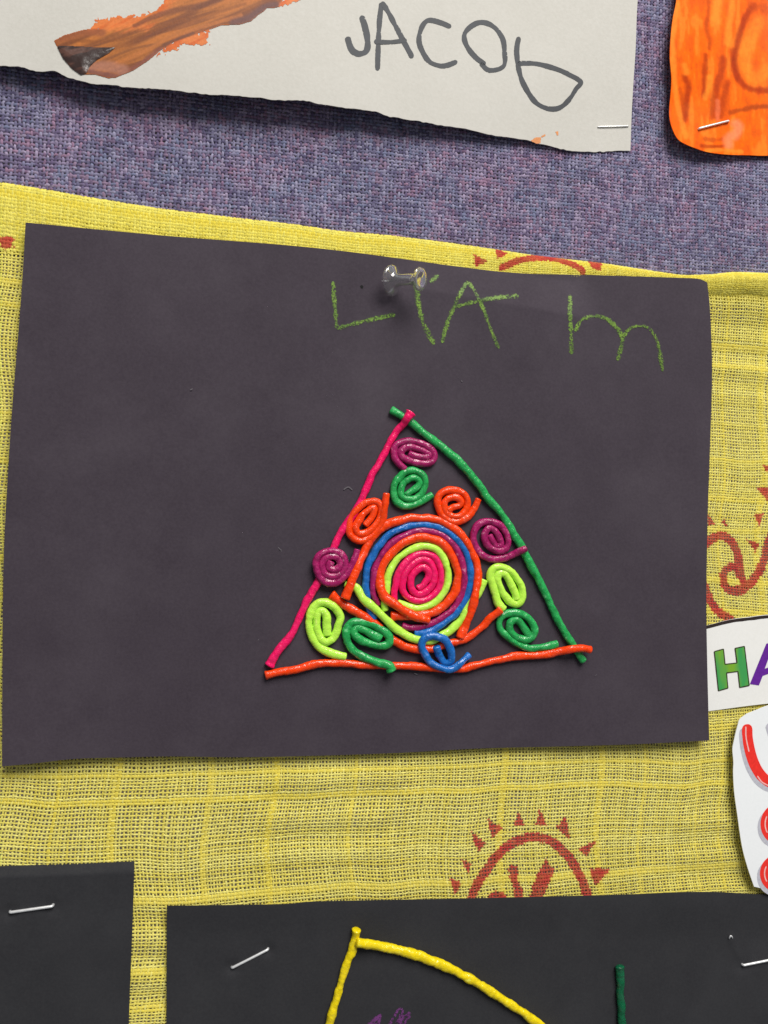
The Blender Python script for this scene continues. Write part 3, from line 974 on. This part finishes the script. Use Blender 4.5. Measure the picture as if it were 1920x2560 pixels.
def orange_col(px, py):
    c = np.broadcast_to(lin(252, 104, 2), px.shape + (3,)).copy()
    st = fbm(px / 13, py / 55, 101, 3)
    c = mixc(c, lin(252, 132, 34), sstep(0.52, 0.70, st) * 0.7)
    c = mixc(c, lin(226, 88, 6), sstep(0.45, 0.3, st) * 0.7)
    w = 5 * (fbm(px / 8, py / 25, 102, 2) - 0.5)
    D = lin(168, 48, 2); D2 = lin(196, 72, 4); PL = lin(255, 142, 40)
    for pts, wd, col, al_ in ((T3([(840, 760), (870, 850), (860, 960), (845, 1080), (835, 1180)]), 8, D, .85),
                              (T3([(790, 880), (810, 980), (830, 1100)]), 5, D2, .7),
                              (T3([(1045, 540), (1040, 660), (1035, 800), (1020, 980)]), 6, D, .75),
                              (T3([(1075, 20), (1070, 130), (1050, 280), (1085, 400), (1075, 480)]), 6, D2, .8),
                              (T3([(1215, 590), (1200, 700), (1165, 820), (1130, 980), (1115, 1150)]), 10, D, .75),
                              (T3([(1255, 820), (1225, 960), (1200, 1100), (1190, 1160)]), 9, D, .7),
                              (T3([(1510, 60), (1440, 160), (1390, 300), (1355, 450), (1330, 560), (1320, 650), (1350, 750), (1410, 830), (1500, 880), (1659, 895), (1900, 890)]), 8, D, .85),
                              (T3([(1310, 500), (1330, 640), (1370, 770)]), 8, D, .6),
                              (T3([(1500, 70), (1580, 70), (1700, 110)]), 12, D2, .6),
                              (T3([(1290, 1110), (1400, 1085), (1520, 1060), (1659, 1050), (1900, 1040)]), 6, lin(166, 62, 12), .8),
                              (T3([(1040, 1370), (1120, 1385), (1200, 1375)]), 5, D2, .7),
                              (T3([(1000, 1440), (1150, 1450), (1230, 1440)]), 4, D, .7),
                              (T3([(770, 30), (740, 200), (715, 420), (735, 700), (745, 900), (790, 1150), (850, 1350)]), 6, PL, .7),
                              (T3([(1160, 0), (1140, 150), (1150, 200)]), 12, PL, .8),
                              (T3([(1310, 0), (1300, 120), (1275, 260), (1260, 450)]), 8, PL, .7),
                              (T3([(1080, 760), (1070, 880), (1040, 960)]), 7, PL, .7),
                              (T3([(1560, 220), (1480, 400), (1430, 600), (1520, 780), (1659, 700)]), 16, PL, .55),
                              (T3([(830, 640), (850, 720)]), 7, PL, .6),
                              (T3([(1270, 1430), (1270, 1360), (1330, 1330), (1370, 1260), (1340, 1220)]), 11, lin(252, 140, 96), .75),
                              (T3([(1165, 1000), (1160, 1180)]), 5, lin(236, 116, 70), .7),
                              (T3([(1050, 1490), (1200, 1480), (1400, 1500)]), 4, PL, .7)):
        pts = [(p[0], p[1]) for p in pts]
        d = dist_poly(px, py, [tuple(p) for p in catmull(pts)[::4]])
        c = mixc(c, col, al_ * sstep(wd * 1.7, wd * 0.3, d + w))
    return c


child_of(sheet('sheet', P, orange_h, 0.35 * MM, M['paint_card'], None, orange_col(P[..., 0], P[..., 1])), og)

# --- the two black sheets below
bk1 = root('black_paper', 100, 2400, 3 * MM, 'plain black sheet with a level staple, beside the sheet with yellow wax yarn', 'paper')
P = coons([(-900, 2205), (-400, 2185), (0, 2166), (180, 2160), (336, 2154)], [(336, 2154), (333, 2260), (327, 2420), (322, 2560), (312, 3000)], [(-900, 3010), (312, 3000)], [(-900, 2205), (-900, 3010)], 110, 160)
child_of(sheet('sheet', P, black1_h, 0.3 * MM, M['black_paper']), bk1)
bk2 = root('black_paper', 1200, 2450, 3 * MM, 'black sheet carrying an angle of yellow wax yarn and a dark green strip', 'paper')
P = coons([(417, 2265), (700, 2261), (800, 2254), (1150, 2247), (1400, 2241), (1560, 2237), (1700, 2231), (1800, 2231), (1920, 2237), (2200, 2245)], [(2200, 2245), (2210, 3000)], [(414, 3000), (2210, 3000)], [(417, 2265), (416, 2560), (414, 3000)], 300, 130)
child_of(sheet('sheet', P, black2_h, 0.3 * MM, M['black_paper']), bk2)
multi_ribbon('crayon_scribble', [B1([(300, 1420), (340, 1372), (370, 1345), (400, 1318)]), B1([(360, 1400), (385, 1365), (398, 1322)]), B1([(430, 1400), (462, 1340), (492, 1292), (512, 1300), (490, 1345), (470, 1390)]), B1([(470, 1400), (505, 1350), (548, 1312), (530, 1350), (500, 1400)])], 11, black2_h, 0.1 * MM, M['purple_crayon'], bk2, wobble=0.4)

# --- printed tag with coloured capitals
tg = root('printed_tag', 1850, 1660, 3 * MM, 'white tag with green H and violet A, tucked behind the dark sheet', 'tag')
P = coons(E2([(250, 235), (435, 184), (600, 142), (760, 120), (900, 105), (1500, 70)]), E2([(1500, 70), (1560, 690)]), E2([(260, 830), (447, 808), (870, 754), (1560, 690)]), E2([(250, 235), (260, 830)]), 60, 24)
child_of(sheet('sheet', P, tag_h, 0.3 * MM, M['tag_card']), tg)
ribbon('upper_rule', E2([(300, 228), (435, 196), (600, 155), (760, 135), (900, 120), (1450, 90)]), 7.5, tag_h, 0.08 * MM, M['black_ink'], tg, wobble=0.1)
Hh_ = [(483, 375), (550, 357), (561, 468), (648, 458), (634, 352), (702, 337), (737, 622), (668, 637), (655, 520), (572, 530), (582, 641), (513, 661)]
hc = np.mean(Hh_, axis=0)
flat_poly('letter_h', E2(Hh_), tag_h, 0.14 * MM, M['green_ink'], tg)
ribbon('letter_outline', E2(Hh_ + [Hh_[0]]), 2.6, tag_h, 0.18 * MM, M['outline'], tg, wobble=0.1, smooth_path=False, taper=False, step=1.5)
A_ = [(742, 612), (862, 317), (925, 308), (1012, 575), (942, 585), (925, 520), (835, 552), (808, 621)]
flat_poly('letter_a', E2(A_), tag_h, 0.14 * MM, M['violet_ink'], tg)
flat_poly('letter_counter', E2([(850, 500), (885, 405), (912, 478)]), tag_h, 0.18 * MM, M['tag_card'], tg)

# --- white card with red bubble writing
cd = root('printed_card', 1900, 2000, 5 * MM, 'white cut card with rounded red bubble letters with grey shading, below the tag', 'card')
LFT = E2([(720, 828), (668, 868), (655, 905), (640, 960), (622, 1040), (615, 1090), (622, 1180), (620, 1260), (628, 1400), (650, 1560), (682, 1780), (720, 1930), (772, 2086)])
P = coons(E2([(720, 828), (800, 796), (873, 768), (1000, 735), (1300, 720)]), E2([(1300, 720), (1330, 2120)]), E2([(772, 2086), (873, 2104), (1100, 2112), (1330, 2120)]), LFT, 60, 90)
child_of(sheet('sheet', P, card_h, 0.35 * MM, M['white_card']), cd)
U_ = [(735, 905), (722, 960), (738, 1080), (772, 1190), (822, 1275), (885, 1325), (950, 1330), (990, 1280), (985, 1160), (945, 1000), (905, 865)]
ribbon('letter_shade', E2([(p[0] - 22, p[1] + 28) for p in U_]), 25, card_h, 0.06 * MM, M['grey_ink'], cd, wobble=0.02)
ribbon('letter_u', E2(U_), 26, card_h, 0.10 * MM, M['red_ink'], cd, wobble=0.02)
ribbon('letter_shine', E2([(712, 920), (714, 1000), (735, 1105)]), 3, card_h, 0.14 * MM, M['white_ink'], cd, wobble=0.05)
ribbon('letter_shine', E2([(796, 1280), (830, 1325), (880, 1352)]), 3, card_h, 0.14 * MM, M['white_ink'], cd, wobble=0.05)
for k, (cx, cy, rx, ry) in enumerate(((945, 1630, 88, 108), (945, 1990, 92, 100))):
    an = np.radians(np.linspace(-75, -330, 18))
    arc = [(cx + rx * math.cos(a), cy + ry * math.sin(a)) for a in an]
    ribbon('letter_shade', E2([(p[0] - 22, p[1] + 26) for p in arc]), 25, card_h, 0.06 * MM, M['grey_ink'], cd, wobble=0.02)
    ribbon('letter_curl', E2(arc), 26, card_h, 0.10 * MM, M['red_ink'], cd, wobble=0.02)
    an = np.radians(np.linspace(-150, -215, 8))
    ribbon('letter_shine', E2([(cx + rx * 1.05 * math.cos(a), cy + ry * 1.05 * math.sin(a)) for a in an]), 3, card_h, 0.14 * MM, M['white_ink'], cd, wobble=0.05)


# ------------------------------------------------------------------ wax yarn
PXM = 5.9        # photograph points per millimetre on the dark sheet


def yarn(name, pts, w, colour, hfun, label, group=None, lift=0.0, seed=1, lump=0.09, flat_end=0.0, cat='wax yarn'):
    """pts: (x, y) or (x, y, lift in mm); w: thickness in photograph points"""
    p = np.array([(q[0], q[1], q[2] if len(q) > 2 else 0.0) for q in pts], float)
    q = catmull(p, step=2.2)
    r0 = w * (1.06 if name == 'wax_stick' else 1.14) / PXM / 2 * MM
    n = len(q)
    d = np.gradient(q[:, :2], axis=0)
    t = np.arange(n)
    q[:, 0] += 1.4 * (noise(t * 0.13, 0 * t + seed, 201) - 0.5); q[:, 1] += 1.4 * (noise(t * 0.13, 0 * t + seed, 202) - 0.5)
    ctr = at(q[:, 0], q[:, 1], hfun(q[:, 0], q[:, 1]) + r0 * 0.78 + (lift + q[:, 2]) * MM)
    tan = np.gradient(ctr, axis=0); tan /= np.linalg.norm(tan, axis=1)[:, None] + 1e-12
    out = np.array([0, -1.0, 0])
    side = np.cross(tan, out); side /= np.linalg.norm(side, axis=1)[:, None]
    up = np.cross(side, tan)
    K = 14
    an = np.linspace(0, 2 * np.pi, K, endpoint=False)
    rr = r0 * (1 + lump * 2.2 * (noise(t[:, None] * 0.11, np.cos(an)[None] * 1.2 + 5 + seed * 3, 203) - 0.5)
               + lump * 1.3 * (noise(t[:, None] * 0.35 + 40, np.sin(an)[None] * 2.0 + 5 + seed, 204) - 0.5)
               + lump * 0.5 * (noise(t[:, None] * 0.62 + 11, np.cos(an + 1)[None] * 2.4 + 9 + seed, 206) - 0.5)
               + lump * 0.45 * np.sin(an[None] * 2 + t[:, None] * 0.21 + seed))
    rr = rr * (1 + 0.10 * (noise(t * 0.05, 0 * t + seed * 7, 205) - 0.5) * 2)[:, None]
    if flat_end:
        rr = rr * (1 + flat_end * np.exp(-(np.minimum(t, n - 1 - t) / 5.0)))[:, None]
    V_ = ctr[:, None] + side[:, None] * (np.cos(an)[None, :, None] * rr[..., None]) + up[:, None] * (np.sin(an)[None, :, None] * rr[..., None] * 0.84)
    # cut ends: a short inset ring and a cap
    e0 = ctr[0] - tan[0] * r0 * 0.22; e1 = ctr[-1] + tan[-1] * r0 * 0.22
    R0 = ctr[0] - tan[0] * r0 * 0.2 + (V_[0] - ctr[0]) * 0.72; R1 = ctr[-1] + tan[-1] * r0 * 0.2 + (V_[-1] - ctr[-1]) * 0.72
    allv = np.concatenate([V_.reshape(-1, 3), R0, R1, e0[None], e1[None]])
    idx = np.arange(n * K).reshape(n, K); nx = np.roll(idx, -1, 1)
    f = [np.stack([idx[:-1], nx[:-1], nx[1:], idx[1:]], -1).reshape(-1, 4)]
    b0 = n * K; k = np.arange(K); k1 = (k + 1) % K
    f.append(np.stack([b0 + k, b0 + k1, idx[0][k1], idx[0][k]], -1))
    f.append(np.stack([idx[-1][k], idx[-1][k1], b0 + K + k1, b0 + K + k], -1))
    kk = np.arange(0, K, 2)
    f.append(np.stack([np.full(K // 2, b0 + 2 * K), b0 + (kk + 2) % K, b0 + kk + 1, b0 + kk], -1))
    f.append(np.stack([np.full(K // 2, b0 + 2 * K + 1), b0 + K + kk, b0 + K + kk + 1, b0 + K + (kk + 2) % K], -1))
    o_ = mesh_np(name, allv, np.concatenate(f), wax[colour])
    return tag(o_, label, cat, group)


# the three sides of the triangle
yarn('wax_stick', V2([(160, 102), (240, 150), (360, 230), (480, 330), (600, 422), (700, 502), (820, 600), (915, 700), (1000, 800), (1080, 900), (1155, 1015), (1250, 1120), (1340, 1240), (1420, 1380), (1490, 1490)]) +
     V5([(800, 270), (865, 400), (940, 530), (1000, 660), (1080, 830), (1140, 960), (1210, 1080), (1290, 1200), (1345, 1290), (1410, 1378)]), 19, 'green', dark_h,
     'long bowed green wax stick forming one side of the triangle', seed=1)
yarn('wax_stick', V2([(362, 132, 2.6), (320, 195, 2.6), (285, 240, 1.2), (215, 320), (150, 430), (80, 560), (20, 680)]) + V1([(552, 380), (515, 465), (475, 550)]) +
     V3([(880, 50), (820, 180), (735, 350), (635, 580), (560, 700), (510, 800), (450, 930), (400, 1040), (330, 1150), (250, 1250), (190, 1340), (135, 1425)]), 17.5, 'pink', dark_h,
     'long straight pink wax stick forming one side of the triangle', seed=2, flat_end=0.25)
yarn('wax_stick', V3([(105, 1530), (250, 1490), (400, 1470), (500, 1442), (620, 1412), (780, 1400), (950, 1405), (1150, 1425), (1400, 1430), (1659, 1432)]) +
     V5([(100, 1462), (250, 1430), (400, 1395), (550, 1360), (700, 1330), (850, 1325), (1000, 1310), (1150, 1282, .5), (1250, 1262, 2.2), (1320, 1250, 2.8), (1400, 1245, 2.6), (1475, 1262, 2.0)]), 18, 'orange', dark_h,
     'long orange wax stick along the base of the triangle', seed=3)
# coils around the middle
yarn('wax_coil', V2([(300, 715), (235, 655), (190, 570), (200, 480), (275, 438), (370, 428), (480, 455), (565, 505), (605, 575), (585, 632), (515, 660), (420, 648), (335, 622), (262, 585), (262, 525), (330, 492), (420, 498), (505, 530), (548, 568), (500, 592), (410, 580), (345, 555)]), 15.5, 'purple', dark_h,
     'flattened purple wax coil at the tip of the triangle', seed=4)
yarn('wax_coil', V2([(580, 978), (510, 1025), (400, 1085), (300, 1100), (222, 1060), (180, 980), (190, 880), (240, 800), (320, 740), (410, 732), (480, 772), (512, 850), (490, 940), (430, 1005), (350, 1025), (272, 1005), (255, 940), (282, 865), (345, 815), (415, 812), (452, 848), (425, 905), (350, 955), (312, 985)]), 15.5, 'green', dark_h,
     'pale green wax coil just below the purple coil at the tip', seed=5)
yarn('wax_coil', V2([(1062, 1030), (1015, 1130), (940, 1215), (855, 1262), (765, 1248), (682, 1190), (640, 1092), (658, 992), (730, 940), (820, 938), (910, 975), (952, 1050), (930, 1135), (860, 1200), (780, 1202), (718, 1150), (708, 1070), (755, 1018), (830, 1008), (882, 1045), (862, 1095), (800, 1112), (745, 1145)]), 15.5, 'orange', dark_h,
     'orange wax coil resting against the bowed green stick side', seed=6, lift=0.3)
yarn('wax_coil', V5([(808, 212, 2.6), (765, 232, 2.4), (700, 260, .8), (600, 308), (500, 325), (400, 308), (312, 240), (265, 150), (262, 60), (300, -20), (370, -62), (460, -62), (550, -20), (610, 60), (625, 150), (590, 222), (520, 238), (440, 205), (388, 135), (385, 50), (425, 0), (480, 22), (525, 90), (548, 160), (505, 195), (462, 140), (428, 78)]), 15.5, 'purple', dark_h,
     'purple wax coil whose tail lies over the green stick', seed=7)
yarn('wax_coil', V1([(615, 478, 1.2), (609, 540, .8), (588, 620), (550, 678), (490, 702), (445, 672), (440, 612), (470, 560), (518, 522), (568, 515), (592, 550), (575, 610), (530, 657), (487, 668), (470, 642), (490, 595), (530, 555), (556, 545), (550, 580), (515, 627)]), 15.5, 'orange', dark_h,
     'orange wax coil resting against the pink stick side', seed=8, lift=0.6)
yarn('wax_coil', V3([(1048, 225), (1025, 310), (990, 400), (930, 490), (850, 556), (740, 560), (655, 502), (622, 400), (642, 305), (720, 245), (820, 242), (905, 292), (932, 385), (895, 465), (810, 502), (715, 482), (682, 400), (708, 325), (782, 292), (850, 315), (868, 385), (815, 435), (755, 405), (775, 350)]), 15.5, 'purple', dark_h,
     'round purple wax coil lying over the pink stick', seed=9, lift=1.6)
yarn('wax_coil', V3([(925, 1335), (780, 1298), (642, 1222), (572, 1100), (550, 980), (572, 870), (640, 785), (730, 772), (820, 822), (872, 920), (852, 1010), (832, 1080), (785, 1150), (720, 1182), (662, 1135), (632, 1040), (630, 930), (655, 868), (702, 862), (732, 930), (735, 1020), (742, 1112)]), 17.5, 'lime', dark_h,
     'loose lime yellow wax coil by the pink stick and base', seed=10)
yarn('wax_coil', V3([(1405, 1480, 1.6), (1375, 1425, 1.6), (1250, 1390, 1.0), (1100, 1330), (1000, 1260), (942, 1150), (940, 1050), (990, 982), (1080, 970), (1200, 1002), (1320, 1062), (1382, 1130), (1372, 1200), (1290, 1222), (1180, 1200), (1070, 1150), (1012, 1092), (1040, 1035), (1120, 1058), (1210, 1105), (1285, 1150)]), 17.5, 'green', dark_h,
     'loose green wax coil whose tail lies over the orange base stick', seed=11, lift=0.5, flat_end=0.2)
yarn('wax_coil', V5([(575, 845), (522, 780), (492, 680), (460, 580), (440, 475), (485, 412), (570, 408), (660, 460), (732, 550), (772, 650), (762, 740), (718, 790), (650, 770), (590, 702), (540, 620), (508, 535), (528, 472), (590, 480), (642, 560), (690, 660), (712, 742)]), 17.5, 'lime', dark_h,
     'long oval lime yellow wax coil beside the bowed green stick', seed=12)
yarn('wax_coil', V5([(1135, 1205), (1000, 1230), (860, 1250), (740, 1212), (620, 1132), (540, 1040), (538, 945), (610, 890), (720, 880), (820, 922), (888, 1010), (890, 1100), (838, 1152), (760, 1152), (680, 1112), (640, 1050), (645, 985), (700, 955), (752, 990), (800, 1060), (852, 1132)]), 16.5, 'green', dark_h,
     'green wax coil with a straight tail above the orange base stick', seed=13)
# the big wheel in the middle
yarn('wax_ring', V4([(680, 1030, 0), (688, 900), (718, 760), (772, 650), (860, 562), (960, 522), (1060, 528), (1128, 585), (1166, 680), (1172, 790), (1140, 890), (1080, 955), (1000, 998), (900, 995), (815, 955), (772, 870), (790, 750), (850, 645), (940, 585), (1030, 590), (1088, 660), (1100, 770), (1062, 870), (975, 930), (900, 918), (858, 850), (862, 770), (912, 692), (985, 655), (1040, 690), (1038, 765), (990, 835), (930, 875)]), 16, 'pink', dark_h,
     'pink wax spiral at the centre of the wheel', seed=14, lift=0.2, cat='wax yarn')
yarn('wax_ring', V4([(590, 1100), (580, 1030), (598, 940), (602, 850), (625, 740), (682, 620), (780, 520), (900, 455), (1020, 438), (1120, 472), (1190, 552), (1230, 650), (1245, 760), (1220, 880), (1150, 980), (1050, 1050), (940, 1085), (830, 1068), (725, 1025)]), 17, 'lime', dark_h,
     'lime yellow wax ring around the pink spiral', seed=15)
yarn('wax_ring', V4([(1045, 1205, 1.2), (930, 1172, 1.8), (800, 1110, 1.8), (680, 1030, 1.8), (580, 950, 1.6), (542, 840, .8), (540, 720), (590, 590), (680, 480), (800, 390), (930, 348), (1060, 352), (1180, 412), (1262, 500), (1312, 610), (1345, 730), (1330, 860), (1270, 980), (1170, 1080), (1040, 1140), (900, 1152, 0), (780, 1162), (655, 1165)]), 18.5, 'orange', dark_h,
     'inner orange wax ring between the lime and purple rings, ends crossing', seed=16)
yarn('wax_ring', V4([(525, 1045), (472, 940), (468, 820), (482, 700), (542, 560), (632, 432), (760, 342), (900, 285), (1040, 278), (1180, 322), (1290, 412), (1362, 520), (1400, 650), (1410, 790), (1390, 920), (1340, 1040), (1250, 1132), (1120, 1215), (980, 1272), (870, 1285), (775, 1262)]), 15.5, 'purple', dark_h,
     'purple wax ring between the inner orange and blue rings', seed=17)
yarn('wax_ring', V4([(475, 1195), (425, 1065), (400, 940), (390, 830), (402, 680), (450, 560), (530, 432), (640, 315), (780, 245), (920, 218), (1060, 222), (1200, 272), (1320, 352), (1410, 470), (1462, 600), (1480, 740), (1462, 880), (1405, 1020), (1305, 1150), (1180, 1250), (1060, 1318), (900, 1345)]), 16, 'blue', dark_h,
     'blue wax ring of the wheel, outside the purple ring', seed=18)
yarn('wax_ring', V4([(180, 822), (290, 870, .6), (365, 985, 1.4), (460, 1062, 1.4), (560, 1160, 1.4), (680, 1270, 1.0), (800, 1358, .8), (920, 1408, .8), (1060, 1420, .4), (1170, 1372), (1280, 1300), (1380, 1200), (1440, 1090), (1490, 1010), (1560, 925), (1612, 790)]), 18, 'lime', dark_h,
     'lime yellow wax strip curving under the wheel', seed=19)
yarn('wax_ring', V4([(175, 975, 2.2), (250, 800, 2.2), (320, 620, 1.2), (400, 450), (500, 305), (620, 212), (760, 165), (900, 148), (1050, 152), (1200, 192), (1330, 272), (1430, 390), (1500, 520), (1545, 650), (1550, 800, .8), (1522, 960, 1.8), (1480, 1120, 1.2), (1430, 1240, .6), (1368, 1385, .8)]), 18.5, 'orange', dark_h,
     'outer orange wax arc over the top of the wheel', seed=20)
yarn('wax_ring', V4([(35, 948), (200, 1062), (350, 1150), (480, 1235), (600, 1345), (700, 1425), (820, 1482), (950, 1502), (1100, 1498), (1250, 1450)]) + V5([(150, 1160), (250, 1108), (350, 1030), (430, 940, .6), (545, 848, 1.8)]), 18, 'orange', dark_h,
     'orange wax strip cradling the wheel from below', seed=21, flat_end=0.15)
yarn('wax_coil', V1([(1005, 1237, .2), (960, 1280, 1.6), (920, 1305, 1.8), (870, 1300, 1.8), (820, 1270, 1.2), (785, 1210, 1.6), (792, 1165, 2.0), (832, 1150, 2.0), (882, 1162, 2.0), (915, 1210, 1.6), (922, 1262, .6), (890, 1278), (862, 1240), (850, 1200, 1.4)]), 16.5, 'blue', dark_h,
     'open blue wax curl over the orange base stick', seed=22, lift=0.3)
# strips on the lower black sheet
yarn('wax_stick', B1([(272, 880, .3), (262, 940), (245, 1000), (220, 1070), (190, 1160), (160, 1270), (132, 1369), (95, 1500)]), 18, 'yellow', black2_h,
     'yellow wax strip running straight down from the corner on black paper', seed=23, lump=0.14, flat_end=0.25)
yarn('wax_stick', B1([(275, 945, 2.2), (320, 952, 1.4), (400, 965), (500, 990), (620, 1025), (750, 1080), (880, 1145), (1000, 1222), (1120, 1300), (1220, 1369), (1360, 1465)]), 20, 'yellow', black2_h,
     'yellow wax strip bowing away from the corner on black paper', seed=24, lump=0.14)
yarn('wax_stick', B2([(475, 818), (482, 950), (480, 1050), (488, 1150), (492, 1276), (498, 1420)]), 20, 'bottle', black2_h,
     'short dark green wax strip on the black paper', seed=25, lump=0.11, flat_end=0.15)


# ------------------------------------------------------------------ staples
def wire(name, P3, r, mat):
    q = P3
    tan = np.gradient(q, axis=0); tan /= np.linalg.norm(tan, axis=1)[:, None] + 1e-12
    ref = np.array([0.13, 0.2, 0.97])
    side = np.cross(tan, ref); side /= np.linalg.norm(side, axis=1)[:, None]
    up = np.cross(side, tan)
    K = 8; an = np.linspace(0, 2 * np.pi, K, endpoint=False) + np.pi / 8
    V_ = q[:, None] + r * (side[:, None] * np.cos(an)[None, :, None] + up[:, None] * np.sin(an)[None, :, None])
    n = len(q)
    idx = np.arange(n * K).reshape(n, K); nx = np.roll(idx, -1, 1)
    f = np.stack([idx[:-1], nx[:-1], nx[1:], idx[1:]], -1).reshape(-1, 4)
    return mesh_np(name, V_.reshape(-1, 3), f, mat)


def staple(p0, p1, hfun, w, label, lift=0.35, tilt=0.0):
    h0 = hfun(np.array(p0[0]), np.array(p0[1])); h1 = hfun(np.array(p1[0]), np.array(p1[1]))
    r = w / PXM / 2 * MM
    a0 = at(p0[0], p0[1], h0 + r + lift * MM); a1 = at(p1[0], p1[1], h1 + r + (lift + tilt) * MM)
    d = (a1 - a0); L = np.linalg.norm(d); d /= L
    inn = np.array([0, 1.0, 0])
    pts = [a0 + inn * 0.0045 - d * 0.0001, a0 + inn * 0.0012]
    for k in range(5):
        t = k / 4 * math.pi / 2
        pts.append(a0 + d * (0.0007 * (1 - math.cos(t))) + inn * (0.0007 * (1 - math.sin(t))))
    pts.append((a0 + a1) / 2)
    for k in range(5):
        t = k / 4 * math.pi / 2
        pts.append(a1 - d * (0.0007 * (1 - math.sin(t))) + inn * (0.0007 * (1 - math.cos(t))))
    pts += [a1 + inn * 0.0012, a1 + inn * 0.0045]
    return tag(wire('staple', np.array(pts), r, M['steel']), label, 'staple')


staple((1494, 317), (1572, 315), white_h, 3.2, 'thin staple at the corner of the cream painting paper', 0.1)
staple(T3([(980, 1268)])[0], T3([(1275, 1192)])[0], orange_h, 5.5, 'slanting staple through the orange painted cut-out', 0.4)
staple(B0([(50, 894)])[0], B0([(272, 862)])[0], black1_h, 6.6, 'bright level staple in the plain black sheet', 0.4, 0.6)
staple(B0([(1202, 1182)])[0], B0([(1390, 1086)])[0], black2_h, 6.4, 'slanting staple near the side edge of the black sheet', 0.3)
staple(B2([(1462, 808)])[0], B2([(1790, 742)])[0], black2_h, 6.6, 'staple beside the dented patch of the black sheet', 0.5)
for (x, y), lb in ((B2([(1358, 580)])[0], 'tiny broken staple end above the crease of the black sheet'),):
    h = float(black2_h(np.array(x), np.array(y)))
    p = [at(x - 3, y + 5, h - 0.5 * MM), at(x - 2, y + 2, h + 0.4 * MM), at(x + 1, y - 2, h + 0.7 * MM), at(x + 4, y, h + 0.5 * MM), at(x + 5, y + 3, h - 0.4 * MM)]
    tag(wire('staple_end', catmull(np.array(p), step=None)[::2], 0.35 * MM, M['steel']), lb, 'staple')

# ------------------------------------------------------------------ clear push pin
bx, by = N1([(556, 281)])[0]; hx, hy = N1([(745, 272)])[0]
hb = float(dark_h(np.array(bx), np.array(by)))
pb = at(bx, by, hb + 3.4 * MM); ph = at(hx, hy, hb + 13.2 * MM)
ax = ph - pb; Lp = np.linalg.norm(ax); ax /= Lp
pin = empty('push_pin', pb.tolist()); tag(pin, 'clear plastic push pin stuck through the top of the dark sheet', 'push pin')


def lathe(name, prof, mat, K=48):
    """prof: (distance along the axis from the base disc, radius)"""
    s = np.cross(ax, [0, 0, 1.0]); s /= np.linalg.norm(s); u = np.cross(s, ax)
    an = np.linspace(0, 2 * np.pi, K, endpoint=False)
    V_ = np.array([pb + ax * z + r * (s * math.cos(a) + u * math.sin(a)) for z, r in prof for a in an])
    n = len(prof); idx = np.arange(n * K).reshape(n, K); nx = np.roll(idx, -1, 1)
    f = np.stack([idx[:-1], nx[:-1], nx[1:], idx[1:]], -1).reshape(-1, 4)
    return child_of(mesh_np(name, V_, f, mat), pin)


R1, R2, Rw = 6.4 * MM, 4.8 * MM, 2.55 * MM
prof = [(-1.6 * MM, 0.0002), (-1.6 * MM, 2.0 * MM), (-1.3 * MM, 4.2 * MM), (-0.9 * MM, R1 * 0.93), (-0.4 * MM, R1), (0.1 * MM, R1 * 0.99), (0.6 * MM, R1 * 0.9), (1.3 * MM, R1 * 0.66), (2.2 * MM, 3.0 * MM), (3.0 * MM, Rw * 1.03), (4.5 * MM, Rw * 0.97)]
prof += [(Lp - 3.2 * MM, Rw * 0.98), (Lp - 2.2 * MM, Rw * 1.05), (Lp - 1.5 * MM, Rw * 1.25), (Lp - 0.9 * MM, R2 * 0.82), (Lp - 0.4 * MM, R2 * 0.96), (Lp + 0.1 * MM, R2), (Lp + 0.6 * MM, R2 * 0.96), (Lp + 0.85 * MM, R2 * 0.85), (Lp + 0.75 * MM, R2 * 0.6), (Lp + 0.6 * MM, 0.8 * MM), (Lp + 0.6 * MM, 0.0002)]
o = lathe('pin_body', prof, M['clear'])
o = lathe('needle', [(-9.5 * MM, 0.00005), (-7 * MM, 0.35 * MM), (-1.9 * MM, 0.35 * MM), (-1.8 * MM, 0.00005)], M['steel'], 12)

# render settings
S.render.engine = 'CYCLES'
